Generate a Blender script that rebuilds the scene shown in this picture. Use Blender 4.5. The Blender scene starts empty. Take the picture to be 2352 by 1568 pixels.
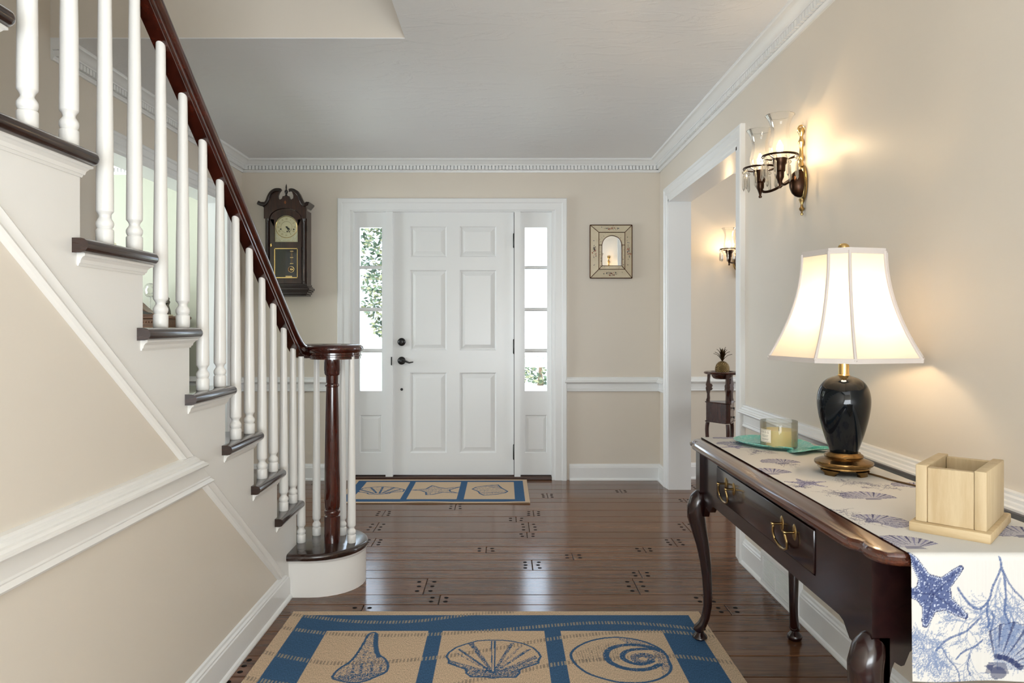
import bpy, bmesh, math, random
import numpy as np
from mathutils import Vector, Matrix

# ------------------------------------------------------------------ camera, world, lights
SC = bpy.context.scene
COL = SC.collection
F, CX, CY, H = 1655.0, 1156.0, 750.0, 1.173       # focal length and horizon in pixels of the 2352 x 1568 frame, eye height in m
R = math.radians

cam_d = bpy.data.cameras.new('camera')
cam_d.sensor_width = 36.0
cam_d.lens = F / 2352 * 36.0
cam_d.shift_x = (1176 - CX) / 2352
cam_d.shift_y = (CY - 784) / 2352
cam_d.clip_start = 0.02
cam = bpy.data.objects.new('camera', cam_d)
COL.objects.link(cam)
cam.location = (0, 0, H)
cam.rotation_euler = (R(90), 0, 0)
SC.camera = cam

W = bpy.data.worlds.new('world')
SC.world = W
W.use_nodes = True
W.node_tree.nodes['Background'].inputs[0].default_value = (0.70, 0.83, 1.0, 1)
W.node_tree.nodes['Background'].inputs[1].default_value = 5.5

SC.view_settings.view_transform = 'Standard'
SC.view_settings.look = 'None'
SC.view_settings.exposure = 0.20
SC.view_settings.gamma = 1.0
SC.view_settings.use_curve_mapping = False
SC.cycles.max_bounces = 8
SC.cycles.diffuse_bounces = 4
SC.cycles.glossy_bounces = 4
SC.cycles.transmission_bounces = 6
SC.cycles.transparent_max_bounces = 12
SC.cycles.sample_clamp_indirect = 6.0
SC.cycles.caustics_reflective = False
SC.cycles.caustics_refractive = False


def area(name, loc, look, sx, sy, power, color):
    d = bpy.data.lights.new(name, 'AREA')
    d.shape = 'RECTANGLE'
    d.size, d.size_y, d.energy, d.color = sx, sy, power, color
    o = bpy.data.objects.new(name, d)
    COL.objects.link(o)
    o.location = loc
    o.rotation_euler = (Vector(look) - Vector(loc)).to_track_quat('-Z', 'Y').to_euler()
    return o


# added fill behind the hall, then daylight from the windows of the living room, dining room and landing
area('fill_behind_camera', (0.3, -2.0, 1.05), (0.2, 0.2, 4.2), 1.8, 2.0, 175, (0.87, 0.94, 1.0))  # added lamp, no doors behind it; tilted up to brighten the ceiling
area('daylight_living_room_window', (-5.5, 4.2, 1.30), (0, 4.2, 1.55), 2.4, 1.8, 190, (0.87, 0.94, 1.0))
area('daylight_dining_room_window', (4.6, 4.2, 1.45), (1.2, 4.4, 1.2), 1.8, 1.5, 56, (0.88, 0.94, 1.0))
area('daylight_landing_window', (-0.7, -1.6, 4.4), (-1.3, 3.0, 2.2), 1.6, 1.2, 9, (0.92, 0.96, 1.0))
sun_d = bpy.data.lights.new('sun', 'SUN')
sun_d.energy, sun_d.angle, sun_d.color = 3.0, R(0.5), (1.0, 0.96, 0.88)
sun = bpy.data.objects.new('sun', sun_d)
COL.objects.link(sun)
sun.rotation_euler = (R(44), 0, R(-28))

# ------------------------------------------------------------------ materials


def lin(c):
    c = [x / 255.0 for x in c]
    return tuple(x / 12.92 if x <= 0.04045 else ((x + 0.055) / 1.055) ** 2.4 for x in c)


class NT:
    """small node-tree helper"""

    def __init__(self, name):
        self.m = bpy.data.materials.new(name)
        self.m.use_nodes = True
        self.t = self.m.node_tree
        self.b = self.t.nodes['Principled BSDF']
        self.out = self.t.nodes['Material Output']

    def n(self, kind, **kw):
        nd = self.t.nodes.new(kind)
        for k, v in kw.items():
            if k.startswith('i_'):
                key = k[2:]
                key = int(key) if key.isdigit() else key
                nd.inputs[key].default_value = v
            else:
                setattr(nd, k, v)
        return nd

    def l(self, a, ao, b, bi):
        self.t.links.new(a.outputs[ao], b.inputs[bi])

    def coords(self, scale=(1, 1, 1), src='Object', rot=(0, 0, 0)):
        tc = self.n('ShaderNodeTexCoord')
        mp = self.n('ShaderNodeMapping')
        mp.inputs['Scale'].default_value = scale
        mp.inputs['Rotation'].default_value = rot
        self.l(tc, src, mp, 0)
        return mp


def paint(name, col, rough=0.5, bump=0.0, scale=40, spec=0.5, coat=0.0, var=0.0):
    k = NT(name)
    c = lin(col)
    k.b.inputs['Base Color'].default_value = (*c, 1)
    k.b.inputs['Roughness'].default_value = rough
    k.b.inputs['Specular IOR Level'].default_value = spec
    if coat:
        k.b.inputs['Coat Weight'].default_value = coat
        k.b.inputs['Coat Roughness'].default_value = 0.08
    mp = k.coords()
    nz = k.n('ShaderNodeTexNoise', i_Scale=scale, i_Detail=4.0)
    k.l(mp, 0, nz, 'Vector')
    if var:
        mx = k.n('ShaderNodeMix', data_type='RGBA')
        mx.inputs[6].default_value = (*[x * (1 - var) for x in c], 1)
        mx.inputs[7].default_value = (*[min(1, x * (1 + var)) for x in c], 1)
        k.l(nz, 'Fac', mx, 0)
        k.l(mx, 2, k.b, 'Base Color')
    if bump:
        bp = k.n('ShaderNodeBump', i_Strength=bump, i_Distance=0.004)
        k.l(nz, 'Fac', bp, 'Height')
        k.l(bp, 0, k.b, 'Normal')
    return k.m


def metal(name, col, rough=0.25, dirt=None):
    k = NT(name)
    k.b.inputs['Base Color'].default_value = (*lin(col), 1)
    k.b.inputs['Metallic'].default_value = 1.0
    k.b.inputs['Roughness'].default_value = rough
    if dirt:
        mp = k.coords()
        nz = k.n('ShaderNodeTexNoise', i_Scale=60.0, i_Detail=3.0)
        k.l(mp, 0, nz, 'Vector')
        mx = k.n('ShaderNodeMix', data_type='RGBA')
        mx.inputs[6].default_value = (*lin(col), 1)
        mx.inputs[7].default_value = (*lin(dirt), 1)
        k.l(nz, 'Fac', mx, 0)
        k.l(mx, 2, k.b, 'Base Color')
    return k.m


def wood(name, c0, c1, axis='x', rough=0.3, freq=9.0, coat=0.0, rand=0.0, stretch=16.0, spec=0.5, bump=0.12):
    """grain stretched along one axis of the object"""
    k = NT(name)
    s = {'x': (1, stretch, stretch), 'y': (stretch, 1, stretch), 'z': (stretch, stretch, 1)}[axis]
    mp = k.coords(s)
    if rand:
        oi = k.n('ShaderNodeObjectInfo')
        vm = k.n('ShaderNodeVectorMath', operation='SCALE')
        vm.inputs[0].default_value = (37.0, 61.0, 23.0)
        k.l(oi, 'Random', vm, 'Scale')
        ad = k.n('ShaderNodeVectorMath', operation='ADD')
        k.l(mp, 0, ad, 0)
        k.l(vm, 0, ad, 1)
        src, so = ad, 0
    else:
        src, so = mp, 0
    n1 = k.n('ShaderNodeTexNoise', i_Scale=freq * 0.28, i_Detail=5.0, i_Distortion=0.6)
    k.l(src, so, n1, 'Vector')
    n2 = k.n('ShaderNodeTexNoise', i_Scale=freq, i_Detail=7.0, i_Roughness=0.65)
    k.l(src, so, n2, 'Vector')
    mm = k.n('ShaderNodeMath', operation='MULTIPLY_ADD')
    k.l(n2, 'Fac', mm, 0)
    mm.inputs[1].default_value = 0.55
    m2 = k.n('ShaderNodeMath', operation='MULTIPLY')
    k.l(n1, 'Fac', m2, 0)
    m2.inputs[1].default_value = 0.45
    k.l(m2, 0, mm, 2)
    cr = k.n('ShaderNodeValToRGB')
    cr.color_ramp.elements[0].position, cr.color_ramp.elements[1].position = 0.36, 0.62
    cr.color_ramp.elements[0].color = (*lin(c0), 1)
    cr.color_ramp.elements[1].color = (*lin(c1), 1)
    k.l(mm, 0, cr, 0)
    last, lo = cr, 0
    if rand:
        hv = k.n('ShaderNodeHueSaturation')
        ma = k.n('ShaderNodeMapRange')
        ma.inputs['To Min'].default_value, ma.inputs['To Max'].default_value = 1 - rand, 1 + rand
        k.l(oi, 'Random', ma, 0)
        k.l(ma, 0, hv, 'Value')
        k.l(cr, 0, hv, 'Color')
        last, lo = hv, 0
    k.l(last, lo, k.b, 'Base Color')
    k.b.inputs['Roughness'].default_value = rough
    k.b.inputs['Specular IOR Level'].default_value = spec
    if coat:
        k.b.inputs['Coat Weight'].default_value = coat
        k.b.inputs['Coat Roughness'].default_value = 0.1
    bp = k.n('ShaderNodeBump', i_Strength=bump, i_Distance=0.001)
    k.l(n2, 'Fac', bp, 'Height')
    k.l(bp, 0, k.b, 'Normal')
    return k.m


def clear_glass(name, tint=(1, 1, 1), ior=1.45, rough=0.0, boost=1.0, haze=0.0):
    """thin glass: straight-through light plus a Fresnel reflection"""
    k = NT(name)
    k.t.nodes.remove(k.b)
    tr = k.n('ShaderNodeBsdfTransparent')
    tr.inputs[0].default_value = (*tint, 1)
    gl = k.n('ShaderNodeBsdfGlossy')
    gl.inputs['Roughness'].default_value = rough
    fr = k.n('ShaderNodeFresnel', i_IOR=ior)
    ml = k.n('ShaderNodeMath', operation='MULTIPLY', use_clamp=True)
    ml.inputs[1].default_value = boost
    k.l(fr, 0, ml, 0)
    mx = k.n('ShaderNodeMixShader')
    k.l(ml, 0, mx, 0)
    k.l(tr, 0, mx, 1)
    k.l(gl, 0, mx, 2)
    last = mx
    if haze:
        df = k.n('ShaderNodeBsdfTranslucent')
        df.inputs[0].default_value = (0.9, 0.9, 0.86, 1)
        m2 = k.n('ShaderNodeMixShader')
        m2.inputs[0].default_value = haze
        k.l(mx, 0, m2, 1)
        k.l(df, 0, m2, 2)
        last = m2
    k.l(last, 0, k.out, 0)
    return k.m


def emit(name, col, strength):
    k = NT(name)
    k.b.inputs['Base Color'].default_value = (*lin(col), 1)
    k.b.inputs['Emission Color'].default_value = (*lin(col), 1)
    k.b.inputs['Emission Strength'].default_value = strength
    return k.m


def attr_cloth(name, rough=0.9, bump=0.3, wx=900, wy=900, gain=0.12):
    """woven cloth whose woven-in or printed colours are stored on the mesh"""
    k = NT(name)
    at = k.n('ShaderNodeVertexColor', layer_name='Col')
    mp = k.coords((wx, wy, 1))
    nz = k.n('ShaderNodeTexNoise', i_Scale=1.0, i_Detail=2.0)
    k.l(mp, 0, nz, 'Vector')
    ma = k.n('ShaderNodeMapRange')
    ma.inputs['From Min'].default_value, ma.inputs['From Max'].default_value = 0.3, 0.7
    ma.inputs['To Min'].default_value, ma.inputs['To Max'].default_value = 1 - gain, 1 + gain
    k.l(nz, 'Fac', ma, 0)
    hv = k.n('ShaderNodeHueSaturation')
    k.l(ma, 0, hv, 'Value')
    k.l(at, 0, hv, 'Color')
    k.l(hv, 0, k.b, 'Base Color')
    k.b.inputs['Roughness'].default_value = rough
    k.b.inputs['Specular IOR Level'].default_value = 0.15
    bp = k.n('ShaderNodeBump', i_Strength=bump, i_Distance=0.001)
    k.l(nz, 'Fac', bp, 'Height')
    k.l(bp, 0, k.b, 'Normal')
    return k.m


def ceiling_mat():
    k = NT('ceiling_plaster')
    k.b.inputs['Base Color'].default_value = (*lin((240, 240, 240)), 1)
    k.b.inputs['Roughness'].default_value = 0.55
    mp = k.coords((1.0, 2.6, 1.0))
    nz = k.n('ShaderNodeTexNoise', i_Scale=3.2, i_Detail=8.0, i_Roughness=0.6, i_Distortion=0.8)
    k.l(mp, 0, nz, 'Vector')
    cr = k.n('ShaderNodeValToRGB')
    cr.color_ramp.elements[0].position, cr.color_ramp.elements[1].position = 0.52, 0.58
    k.l(nz, 'Fac', cr, 0)
    n2 = k.n('ShaderNodeTexNoise', i_Scale=55.0, i_Detail=5.0)
    k.l(mp, 0, n2, 'Vector')
    md = k.n('ShaderNodeMath', operation='MULTIPLY_ADD')
    k.l(n2, 'Fac', md, 0)
    md.inputs[1].default_value = 0.25
    k.l(cr, 0, md, 2)
    bp = k.n('ShaderNodeBump', i_Strength=0.24, i_Distance=0.006)
    k.l(md, 0, bp, 'Height')
    k.l(bp, 0, k.b, 'Normal')
    return k.m


M = {}
M['cream'] = paint('cream_wall_paint', (228, 219, 205), 0.42, 0.05, 60, 0.45)
M['green'] = paint('pale_green_wall_paint', (190, 193, 177), 0.55, 0.05, 60)
M['white'] = paint('white_trim_paint', (241, 242, 241), 0.28, 0.008, 25)
M['shade_white'] = paint('white_stair_paint', (242, 240, 235), 0.30, 0.008, 18)
M['ceil'] = ceiling_mat()
M['floorwood'] = wood('dark_oak_floor', (74, 46, 29), (120, 80, 52), 'x', 0.16, 7.0, 0.0, 0.14, 14.0, 0.36)
M['peg'] = paint('dark_wood_plug', (22, 15, 12), 0.7, spec=0.1)
M['gap'] = paint('dark_gap', (14, 10, 8), 0.9)
M['tread'] = wood('espresso_stair_wood', (32, 20, 16), (58, 38, 30), 'x', 0.16, 8.0, 0.4, 0.05, 12.0)
M['rail'] = wood('mahogany_rail', (40, 14, 9), (74, 28, 17), 'y', 0.14, 8.0, 0.6, 0, 10.0)
M['newel'] = wood('mahogany_newel', (40, 14, 9), (76, 28, 16), 'z', 0.14, 8.0, 0.6, 0, 10.0)
M['table'] = wood('dark_mahogany_table', (22, 9, 9), (42, 18, 16), 'y', 0.22, 14.0, 0.35, 0, 14.0)
M['tabletop'] = wood('mahogany_table_top', (58, 28, 19), (92, 50, 34), 'y', 0.14, 14.0, 0.5, 0, 18.0)
M['clockwood'] = wood('dark_walnut_clock', (34, 20, 15), (66, 40, 29), 'z', 0.3, 14.0, 0.2, 0, 10.0)
M['clockdark'] = paint('black_walnut_moulding', (38, 24, 20), 0.25, coat=0.3)
M['standwood'] = wood('cherry_stand', (42, 20, 15), (74, 38, 28), 'z', 0.25, 12.0, 0.3, 0, 8.0)
M['palewood'] = wood('pale_pine', (186, 162, 124), (204, 184, 148), 'z', 0.6, 10.0, 0, 0, 8.0)
M['palewood_x'] = wood('pale_pine_base', (184, 158, 118), (202, 180, 142), 'x', 0.6, 12.0, 0, 0, 7.0)
M['brass'] = metal('aged_brass', (192, 164, 112), 0.26, (128, 104, 66))
M['brass_bright'] = metal('polished_brass', (216, 182, 120), 0.16)
M['brass_lamp'] = metal('antique_brass_lamp', (160, 126, 78), 0.2, (104, 82, 54))
M['bronze'] = metal('oil_rubbed_bronze', (74, 52, 38), 0.3, (40, 30, 26))
M['black'] = paint('black_iron', (18, 17, 17), 0.3)
M['glass'] = clear_glass('window_glass', (0.97, 0.98, 0.98), 1.45)
M['shadeglass'] = clear_glass('hurricane_glass', (0.98, 0.98, 0.97), 1.45, 0.02, 0.7, 0.03)
M['crystal'] = clear_glass('crystal_prism', (0.97, 0.97, 0.96), 1.6, 0.0, 1.6, 0.22)
M['mirror'] = metal('mirror_silver', (235, 235, 232), 0.01)
M['bulb'] = emit('warm_bulb', (255, 214, 150), 55.0)
M['clockglass'] = clear_glass('clock_glass', (0.95, 0.95, 0.95), 1.4)
M['jarglass'] = clear_glass('candle_jar_glass', (0.98, 0.98, 0.96), 1.4, 0.03, 0.8, 0.10)

# ------------------------------------------------------------------ mesh helpers
OFF = {}      # where a parent stands, so that parts can be given in room coordinates


def at(px, py, Y):
    return Vector(((px - CX) * Y / F, Y, H - (py - CY) * Y / F))


def on_floor(px, py):
    Y = F * H / (py - CY)
    return ((px - CX) * Y / F, Y)


def tag(o, label=None, cat=None, group=None, kind=None):
    for k, v in (('label', label), ('category', cat), ('group', group), ('kind', kind)):
        if v:
            o[k] = v
    return o


def empty(name, loc=(0, 0, 0), rz=0.0):
    o = bpy.data.objects.new(name, None)
    o.empty_display_size = 0.05
    COL.objects.link(o)
    o.location = loc
    o.rotation_euler = (0, 0, rz)
    OFF[o] = Vector(loc)
    return o


def thing(name, label, cat, loc=(0, 0, 0), rz=0.0, group=None):
    return tag(empty(name, loc, rz), label, cat, group)


def copy_tree(o, parent=None):
    c = o.copy()
    COL.objects.link(c)
    if parent is not None:
        c.parent = parent
    for ch in o.children:
        copy_tree(ch, c)
    return c


class MB:
    def __init__(self):
        self.v, self.f = [], []

    def add(self, verts, faces):
        b = len(self.v)
        self.v += [tuple(v) for v in verts]
        self.f += [tuple(i + b for i in f) for f in faces]
        return self

    def box(self, x0, x1, y0, y1, z0, z1, bev=0.0, seg=1):
        if not bev:
            self.add([(x0, y0, z0), (x1, y0, z0), (x1, y1, z0), (x0, y1, z0), (x0, y0, z1), (x1, y0, z1), (x1, y1, z1), (x0, y1, z1)],
                     [(0, 3, 2, 1), (4, 5, 6, 7), (0, 1, 5, 4), (1, 2, 6, 5), (2, 3, 7, 6), (3, 0, 4, 7)])
            return self
        bm = bmesh.new()
        bmesh.ops.create_cube(bm, size=1.0)
        for v in bm.verts:
            v.co = Vector(((x0 + x1) / 2 + v.co.x * (x1 - x0), (y0 + y1) / 2 + v.co.y * (y1 - y0), (z0 + z1) / 2 + v.co.z * (z1 - z0)))
        bmesh.ops.bevel(bm, geom=list(bm.edges), offset=bev, segments=seg, affect='EDGES', profile=0.5)
        bm.verts.index_update()
        self.add([v.co[:] for v in bm.verts], [[v.index for v in f.verts] for f in bm.faces])
        bm.free()
        return self

    def prism(self, pts, axis, a0, a1):
        def P(p, a):
            return {'x': (a, p[0], p[1]), 'y': (p[0], a, p[1]), 'z': (p[0], p[1], a)}[axis]
        n = len(pts)
        self.add([P(p, a0) for p in pts] + [P(p, a1) for p in pts],
                 [tuple(range(n - 1, -1, -1)), tuple(range(n, 2 * n))] + [(i, (i + 1) % n, n + (i + 1) % n, n + i) for i in range(n)])
        return self

    def lathe(self, prof, c=(0, 0, 0), seg=24, axis='z'):
        """prof: (radius, height) pairs"""
        rings, vs, fs = [], [], []
        for r, h in prof:
            if r < 1e-6:
                rings.append([len(vs)])
                vs.append((0, 0, h))
            else:
                rings.append(list(range(len(vs), len(vs) + seg)))
                vs += [(r * math.cos(2 * math.pi * i / seg), r * math.sin(2 * math.pi * i / seg), h) for i in range(seg)]
        for a, b in zip(rings, rings[1:]):
            for i in range(seg):
                j = (i + 1) % seg
                if len(a) == 1 and len(b) == 1:
                    continue
                if len(a) == 1:
                    fs.append((a[0], b[j], b[i]))
                elif len(b) == 1:
                    fs.append((a[i], a[j], b[0]))
                else:
                    fs.append((a[i], a[j], b[j], b[i]))
        if len(rings[0]) > 1:
            fs.append(tuple(reversed(rings[0])))
        if len(rings[-1]) > 1:
            fs.append(tuple(rings[-1]))
        m = {'z': lambda p: p, 'y': lambda p: (p[0], p[2], -p[1]), 'x': lambda p: (p[2], p[0], p[1])}[axis]
        self.add([tuple(a + b for a, b in zip(m(v), c)) for v in vs], fs)
        return self

    def sweep(self, path, sections, up=(0, 0, 1), closed=False):
        """sections: one list of (side, up) points, or one list per path point"""
        path = [Vector(p) for p in path]
        per = isinstance(sections[0][0], (list, tuple)) and len(sections) == len(path) and isinstance(sections[0][0][0], (int, float))
        n = len(path)
        up = Vector(up)
        m = len(sections[0]) if per else len(sections)
        vs, fs = [], []
        for i, p in enumerate(path):
            a = path[max(i - 1, 0)] if not closed else path[(i - 1) % n]
            b = path[min(i + 1, n - 1)] if not closed else path[(i + 1) % n]
            t = (b - a).normalized()
            s = t.cross(up)
            s = s.normalized() if s.length > 1e-6 else Vector((1, 0, 0))
            u = s.cross(t).normalized()
            k = 1.0
            if 0 < i < n - 1:
                c = max(0.35, (path[i] - a).normalized().dot(t))
                k = 1 / c
            sec = sections[i] if per else sections
            for (x, y) in sec:
                vs.append(p + s * x + u * (y * (k if abs(t.z) > 0.02 and abs(a.z - b.z) > 1e-4 else 1)))
        for i in range(n if closed else n - 1):
            for j in range(m):
                q = (j + 1) % m
                i2 = (i + 1) % n
                fs.append((i * m + j, i * m + q, i2 * m + q, i2 * m + j))
        if not closed:
            fs.append(tuple(range(m - 1, -1, -1)))
            fs.append(tuple(range((n - 1) * m, n * m)))
        self.add(vs, fs)
        return self

    def tube(self, path, radii, seg=10, up=None):
        path = [Vector(p) for p in path]
        n = len(path)
        if isinstance(radii, (int, float)):
            radii = [radii] * n
        t0 = (path[1] - path[0]).normalized()
        ref = Vector((0, 0, 1)) if abs(t0.z) < 0.9 else Vector((1, 0, 0))
        s = t0.cross(ref).normalized()
        vs, fs = [], []
        for i, p in enumerate(path):
            t = (path[min(i + 1, n - 1)] - path[max(i - 1, 0)]).normalized()
            s = (s - t * s.dot(t)).normalized()
            u = t.cross(s)
            for j in range(seg):
                a = 2 * math.pi * j / seg
                vs.append(p + (s * math.cos(a) + u * math.sin(a)) * radii[i])
        for i in range(n - 1):
            for j in range(seg):
                q = (j + 1) % seg
                fs.append((i * seg + j, i * seg + q, (i + 1) * seg + q, (i + 1) * seg + j))
        fs.append(tuple(range(seg - 1, -1, -1)))
        fs.append(tuple(range((n - 1) * seg, n * seg)))
        self.add(vs, fs)
        return self

    def stack(self, outlines):
        """loops of equal length, lofted, ends capped"""
        m = len(outlines[0])
        vs = [p for o in outlines for p in o]
        fs = [tuple(range(m - 1, -1, -1)), tuple(range((len(outlines) - 1) * m, len(outlines) * m))]
        for i in range(len(outlines) - 1):
            for j in range(m):
                q = (j + 1) % m
                fs.append((i * m + j, i * m + q, (i + 1) * m + q, (i + 1) * m + j))
        self.add(vs, fs)
        return self

    def mesh(self, name, off=(0, 0, 0), sharp=38):
        me = bpy.data.meshes.new(name)
        ox, oy, oz = off
        me.from_pydata([(x - ox, y - oy, z - oz) for x, y, z in self.v], [], self.f)
        bm = bmesh.new()
        bm.from_mesh(me)
        bmesh.ops.recalc_face_normals(bm, faces=list(bm.faces))
        for f in bm.faces:
            f.smooth = True
        bm.to_mesh(me)
        bm.free()
        me.set_sharp_from_angle(angle=R(sharp))
        return me

    def build(self, name, mat, parent=None, local=False, sharp=38, label=None):
        off = OFF.get(parent, Vector((0, 0, 0))) if (parent is not None and not local) else Vector((0, 0, 0))
        me = self.mesh(name, off, sharp)
        me.materials.append(M[mat] if isinstance(mat, str) else mat)
        o = bpy.data.objects.new(name, me)
        COL.objects.link(o)
        if parent is not None:
            o.parent = parent
        OFF[o] = off
        if label:
            o['label'] = label
        return o


def struct(o):
    o['kind'] = 'structure'
    return o


def link_mesh(name, me, parent=None, loc=(0, 0, 0), rz=0.0, scale=None):
    """another object on a mesh that already exists"""
    o = bpy.data.objects.new(name, me)
    COL.objects.link(o)
    if parent is not None:
        o.parent = parent
    o.location = loc
    o.rotation_euler = (0, 0, rz)
    if scale:
        o.scale = scale
    return o


def run(mb, prof, axis, a0, a1, wall, sgn, end0=None, end1=None):
    """moulding along a wall. prof: (depth off the wall, height). axis 'x' or 'y' is the way it runs, sgn the way it faces"""
    n = len(prof)
    vs = []
    for which in (0, 1):
        for d, h in prof:
            a = (a0 if which == 0 else a1)
            fn = end0 if which == 0 else end1
            if fn:
                a = fn(d, h)
            vs.append((a, wall + sgn * d, h) if axis == 'x' else (wall + sgn * d, a, h))
    mb.add(vs, [tuple(range(n - 1, -1, -1)), tuple(range(n, 2 * n))] + [(i, (i + 1) % n, n + (i + 1) % n, n + i) for i in range(n)])


def casing(mb, prof, axis, wall, sgn, L, Rr, T):
    """mitred casing round an opening. prof: (distance from the opening, depth off the wall)"""
    n = len(prof)
    vs = []
    for st in range(4):
        for w, d in prof:
            a = (L - w) if st < 2 else (Rr + w)
            z = 0.0 if st in (0, 3) else T + w
            vs.append((a, wall + sgn * d, z) if axis == 'x' else (wall + sgn * d, a, z))
    fs = [tuple(range(n)), tuple(range(3 * n, 4 * n))]
    for s in range(3):
        for i in range(n):
            j = (i + 1) % n
            fs.append((s * n + i, s * n + j, (s + 1) * n + j, (s + 1) * n + i))
    mb.add(vs, fs)


# ------------------------------------------------------------------ the room shell
YF, XR, XL, ZC = 5.517, 1.20, -2.00, 2.444        # front wall, right wall, left wall, ceiling
XS = -0.93                                        # face of the stair's side wall
WT = 0.1385                                       # thickness of the inner walls
ORI = (3.665, 5.20, 2.09)                         # right doorway: near jamb, far jamb, head
OLE = (3.64, 5.21, 2.08)                          # left doorway
SWY, SWX = 3.18, -0.434                           # far and right edge of the stairwell in the ceiling
UP = 5.0

wf = MB()
wf.box(XL - WT, -1.19, YF, YF + 0.2, 0, UP)
wf.box(0.41, XR + WT, YF, YF + 0.2, 0, UP)
wf.box(-1.19, 0.41, YF, YF + 0.2, 2.08, UP)
struct(wf.build('wall_front', 'cream'))
wr = MB()
wr.box(XR, XR + WT, -2.2, ORI[0], 0, UP)
wr.box(XR, XR + WT, ORI[1], YF, 0, UP)
wr.box(XR, XR + WT, ORI[0], ORI[1], ORI[2], UP)
struct(wr.build('wall_right', 'cream'))
wl = MB()
wl.box(XL - WT, XL, -2.2, OLE[0], 0, UP)
wl.box(XL - WT, XL, OLE[1], YF, 0, UP)
wl.box(XL - WT, XL, OLE[0], OLE[1], OLE[2], UP)
struct(wl.build('wall_left', 'cream'))
struct(MB().box(XL - WT, XR + WT, -2.35, -2.2, 0, UP).build('wall_back', 'cream'))
struct(MB().box(XL, SWX, SWY, SWY + 0.12, ZC + 0.28, UP).box(XL, SWX, SWY, SWY + 0.10, ZC + .004, ZC + 0.28).build('wall_stairwell', 'cream'))
ce = MB()
ce.box(XL, SWX, SWY, SWY + 0.10, ZC, ZC + .004)
ce.box(XL, XR, SWY + 0.10, YF, ZC, ZC + 0.28)
ce.box(SWX, XR, -2.2, SWY + 0.10, ZC, ZC + 0.28)
struct(ce.build('ceiling', 'ceil'))
struct(MB().box(XL - WT, XR + WT, -2.35, YF + 0.2, UP, UP + 0.1).build('ceiling_upper', 'ceil'))

# living room beyond the left doorway, dining room beyond the right one
lv = MB()
lv.box(-5.75, XL - WT, 5.60, 5.72, 0, ZC)
struct(lv.build('wall_living_front', 'green'))
struct(MB().box(-5.75, -5.65, 1.9, 5.6, 0, ZC).build('wall_living_side', 'green'))
struct(MB().box(-5.75, XL - WT, 1.8, 1.9, 0, ZC).build('wall_living_back', 'green'))
struct(MB().box(-5.75, XL - WT, 1.8, 5.72, ZC, ZC + 0.1).build('ceiling_living', 'ceil'))
struct(MB().box(-5.75, XL - WT + 0.05, 1.8, 5.6, -0.06, -0.001).build('floor_living', paint('sage_carpet', (150, 152, 132), 0.95, 0.4, 400)))
struct(MB().box(XR + WT, 5.0, 5.56, 5.72, 0, ZC).build('wall_dining_front', 'cream'))
struct(MB().box(4.9, 5.0, 1.6, 5.56, 0, ZC).build('wall_dining_side', 'cream'))
struct(MB().box(XR + WT, 5.0, 1.5, 1.6, 0, ZC).build('wall_dining_back', 'cream'))
struct(MB().box(XR + WT, 5.0, 1.5, 5.72, ZC, ZC + 0.1).build('ceiling_dining', 'ceil'))

# mouldings
CROWN = [(0, 2.352), (.010, 2.352), (.012, 2.360), (.018, 2.366), (.018, 2.369), (.006, 2.370), (.006, 2.3975), (.036, 2.3985), (.038, 2.405),
         (.044, 2.408), (.052, 2.415), (.064, 2.427), (.072, 2.430), (.082, 2.431), (.086, 2.436), (.086, ZC), (0, ZC)]
BASE = [(0, 0), (.026, 0), (.026, .006), (.022, .014), (.016, .018), (.016, .096), (.013, .100), (.013, .106), (.008, .112), (.006, .120), (0, .124)]
RAIL = [(0, .678), (.013, .678), (.017, .684), (.013, .690), (.011, .694), (.013, .698), (.010, .702), (.010, .736), (.018, .740),
        (.032, .746), (.037, .752), (.036, .757), (.030, .760), (.027, .766), (.020, .768), (.019, .776), (.014, .780), (.013, .786), (0, .788)]
CASE = [(0, 0), (0, .012), (.006, .015), (.030, .015), (.036, .020), (.068, .021), (.074, .027), (.088, .027), (.092, .022), (.092, 0)]


def crown(name, axis, a0, a1, wall, sgn, mat='white'):
    mb = MB()
    run(mb, CROWN, axis, a0, a1, wall, sgn)
    o = struct(mb.build(name, mat, sharp=25))
    d = MB()
    k, p = int((a1 - a0) / 0.0261), 0.0261
    for i in range(k):
        a = a0 + 0.01 + i * p
        if axis == 'x':
            d.box(a, a + 0.0200, min(wall, wall + sgn * .034), max(wall, wall + sgn * .034), 2.370, 2.3975)
        else:
            d.box(min(wall, wall + sgn * .034), max(wall, wall + sgn * .034), a, a + 0.0200, 2.370, 2.3975)
    q = d.build('dentil_row', mat, o)
    q['kind'] = 'stuff'


crown('trim_1', 'x', XL, XR, YF, -1)
crown('trim_2', 'y', -2.2, YF, XR, -1)
crown('trim_3', 'y', SWY + 0.002, YF, XL, 1)
crown('trim_4', 'x', -3.9, XL - WT, 5.60, -1)
crown('trim_5', 'x', XR + WT, 3.2, 5.56, -1)

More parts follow.
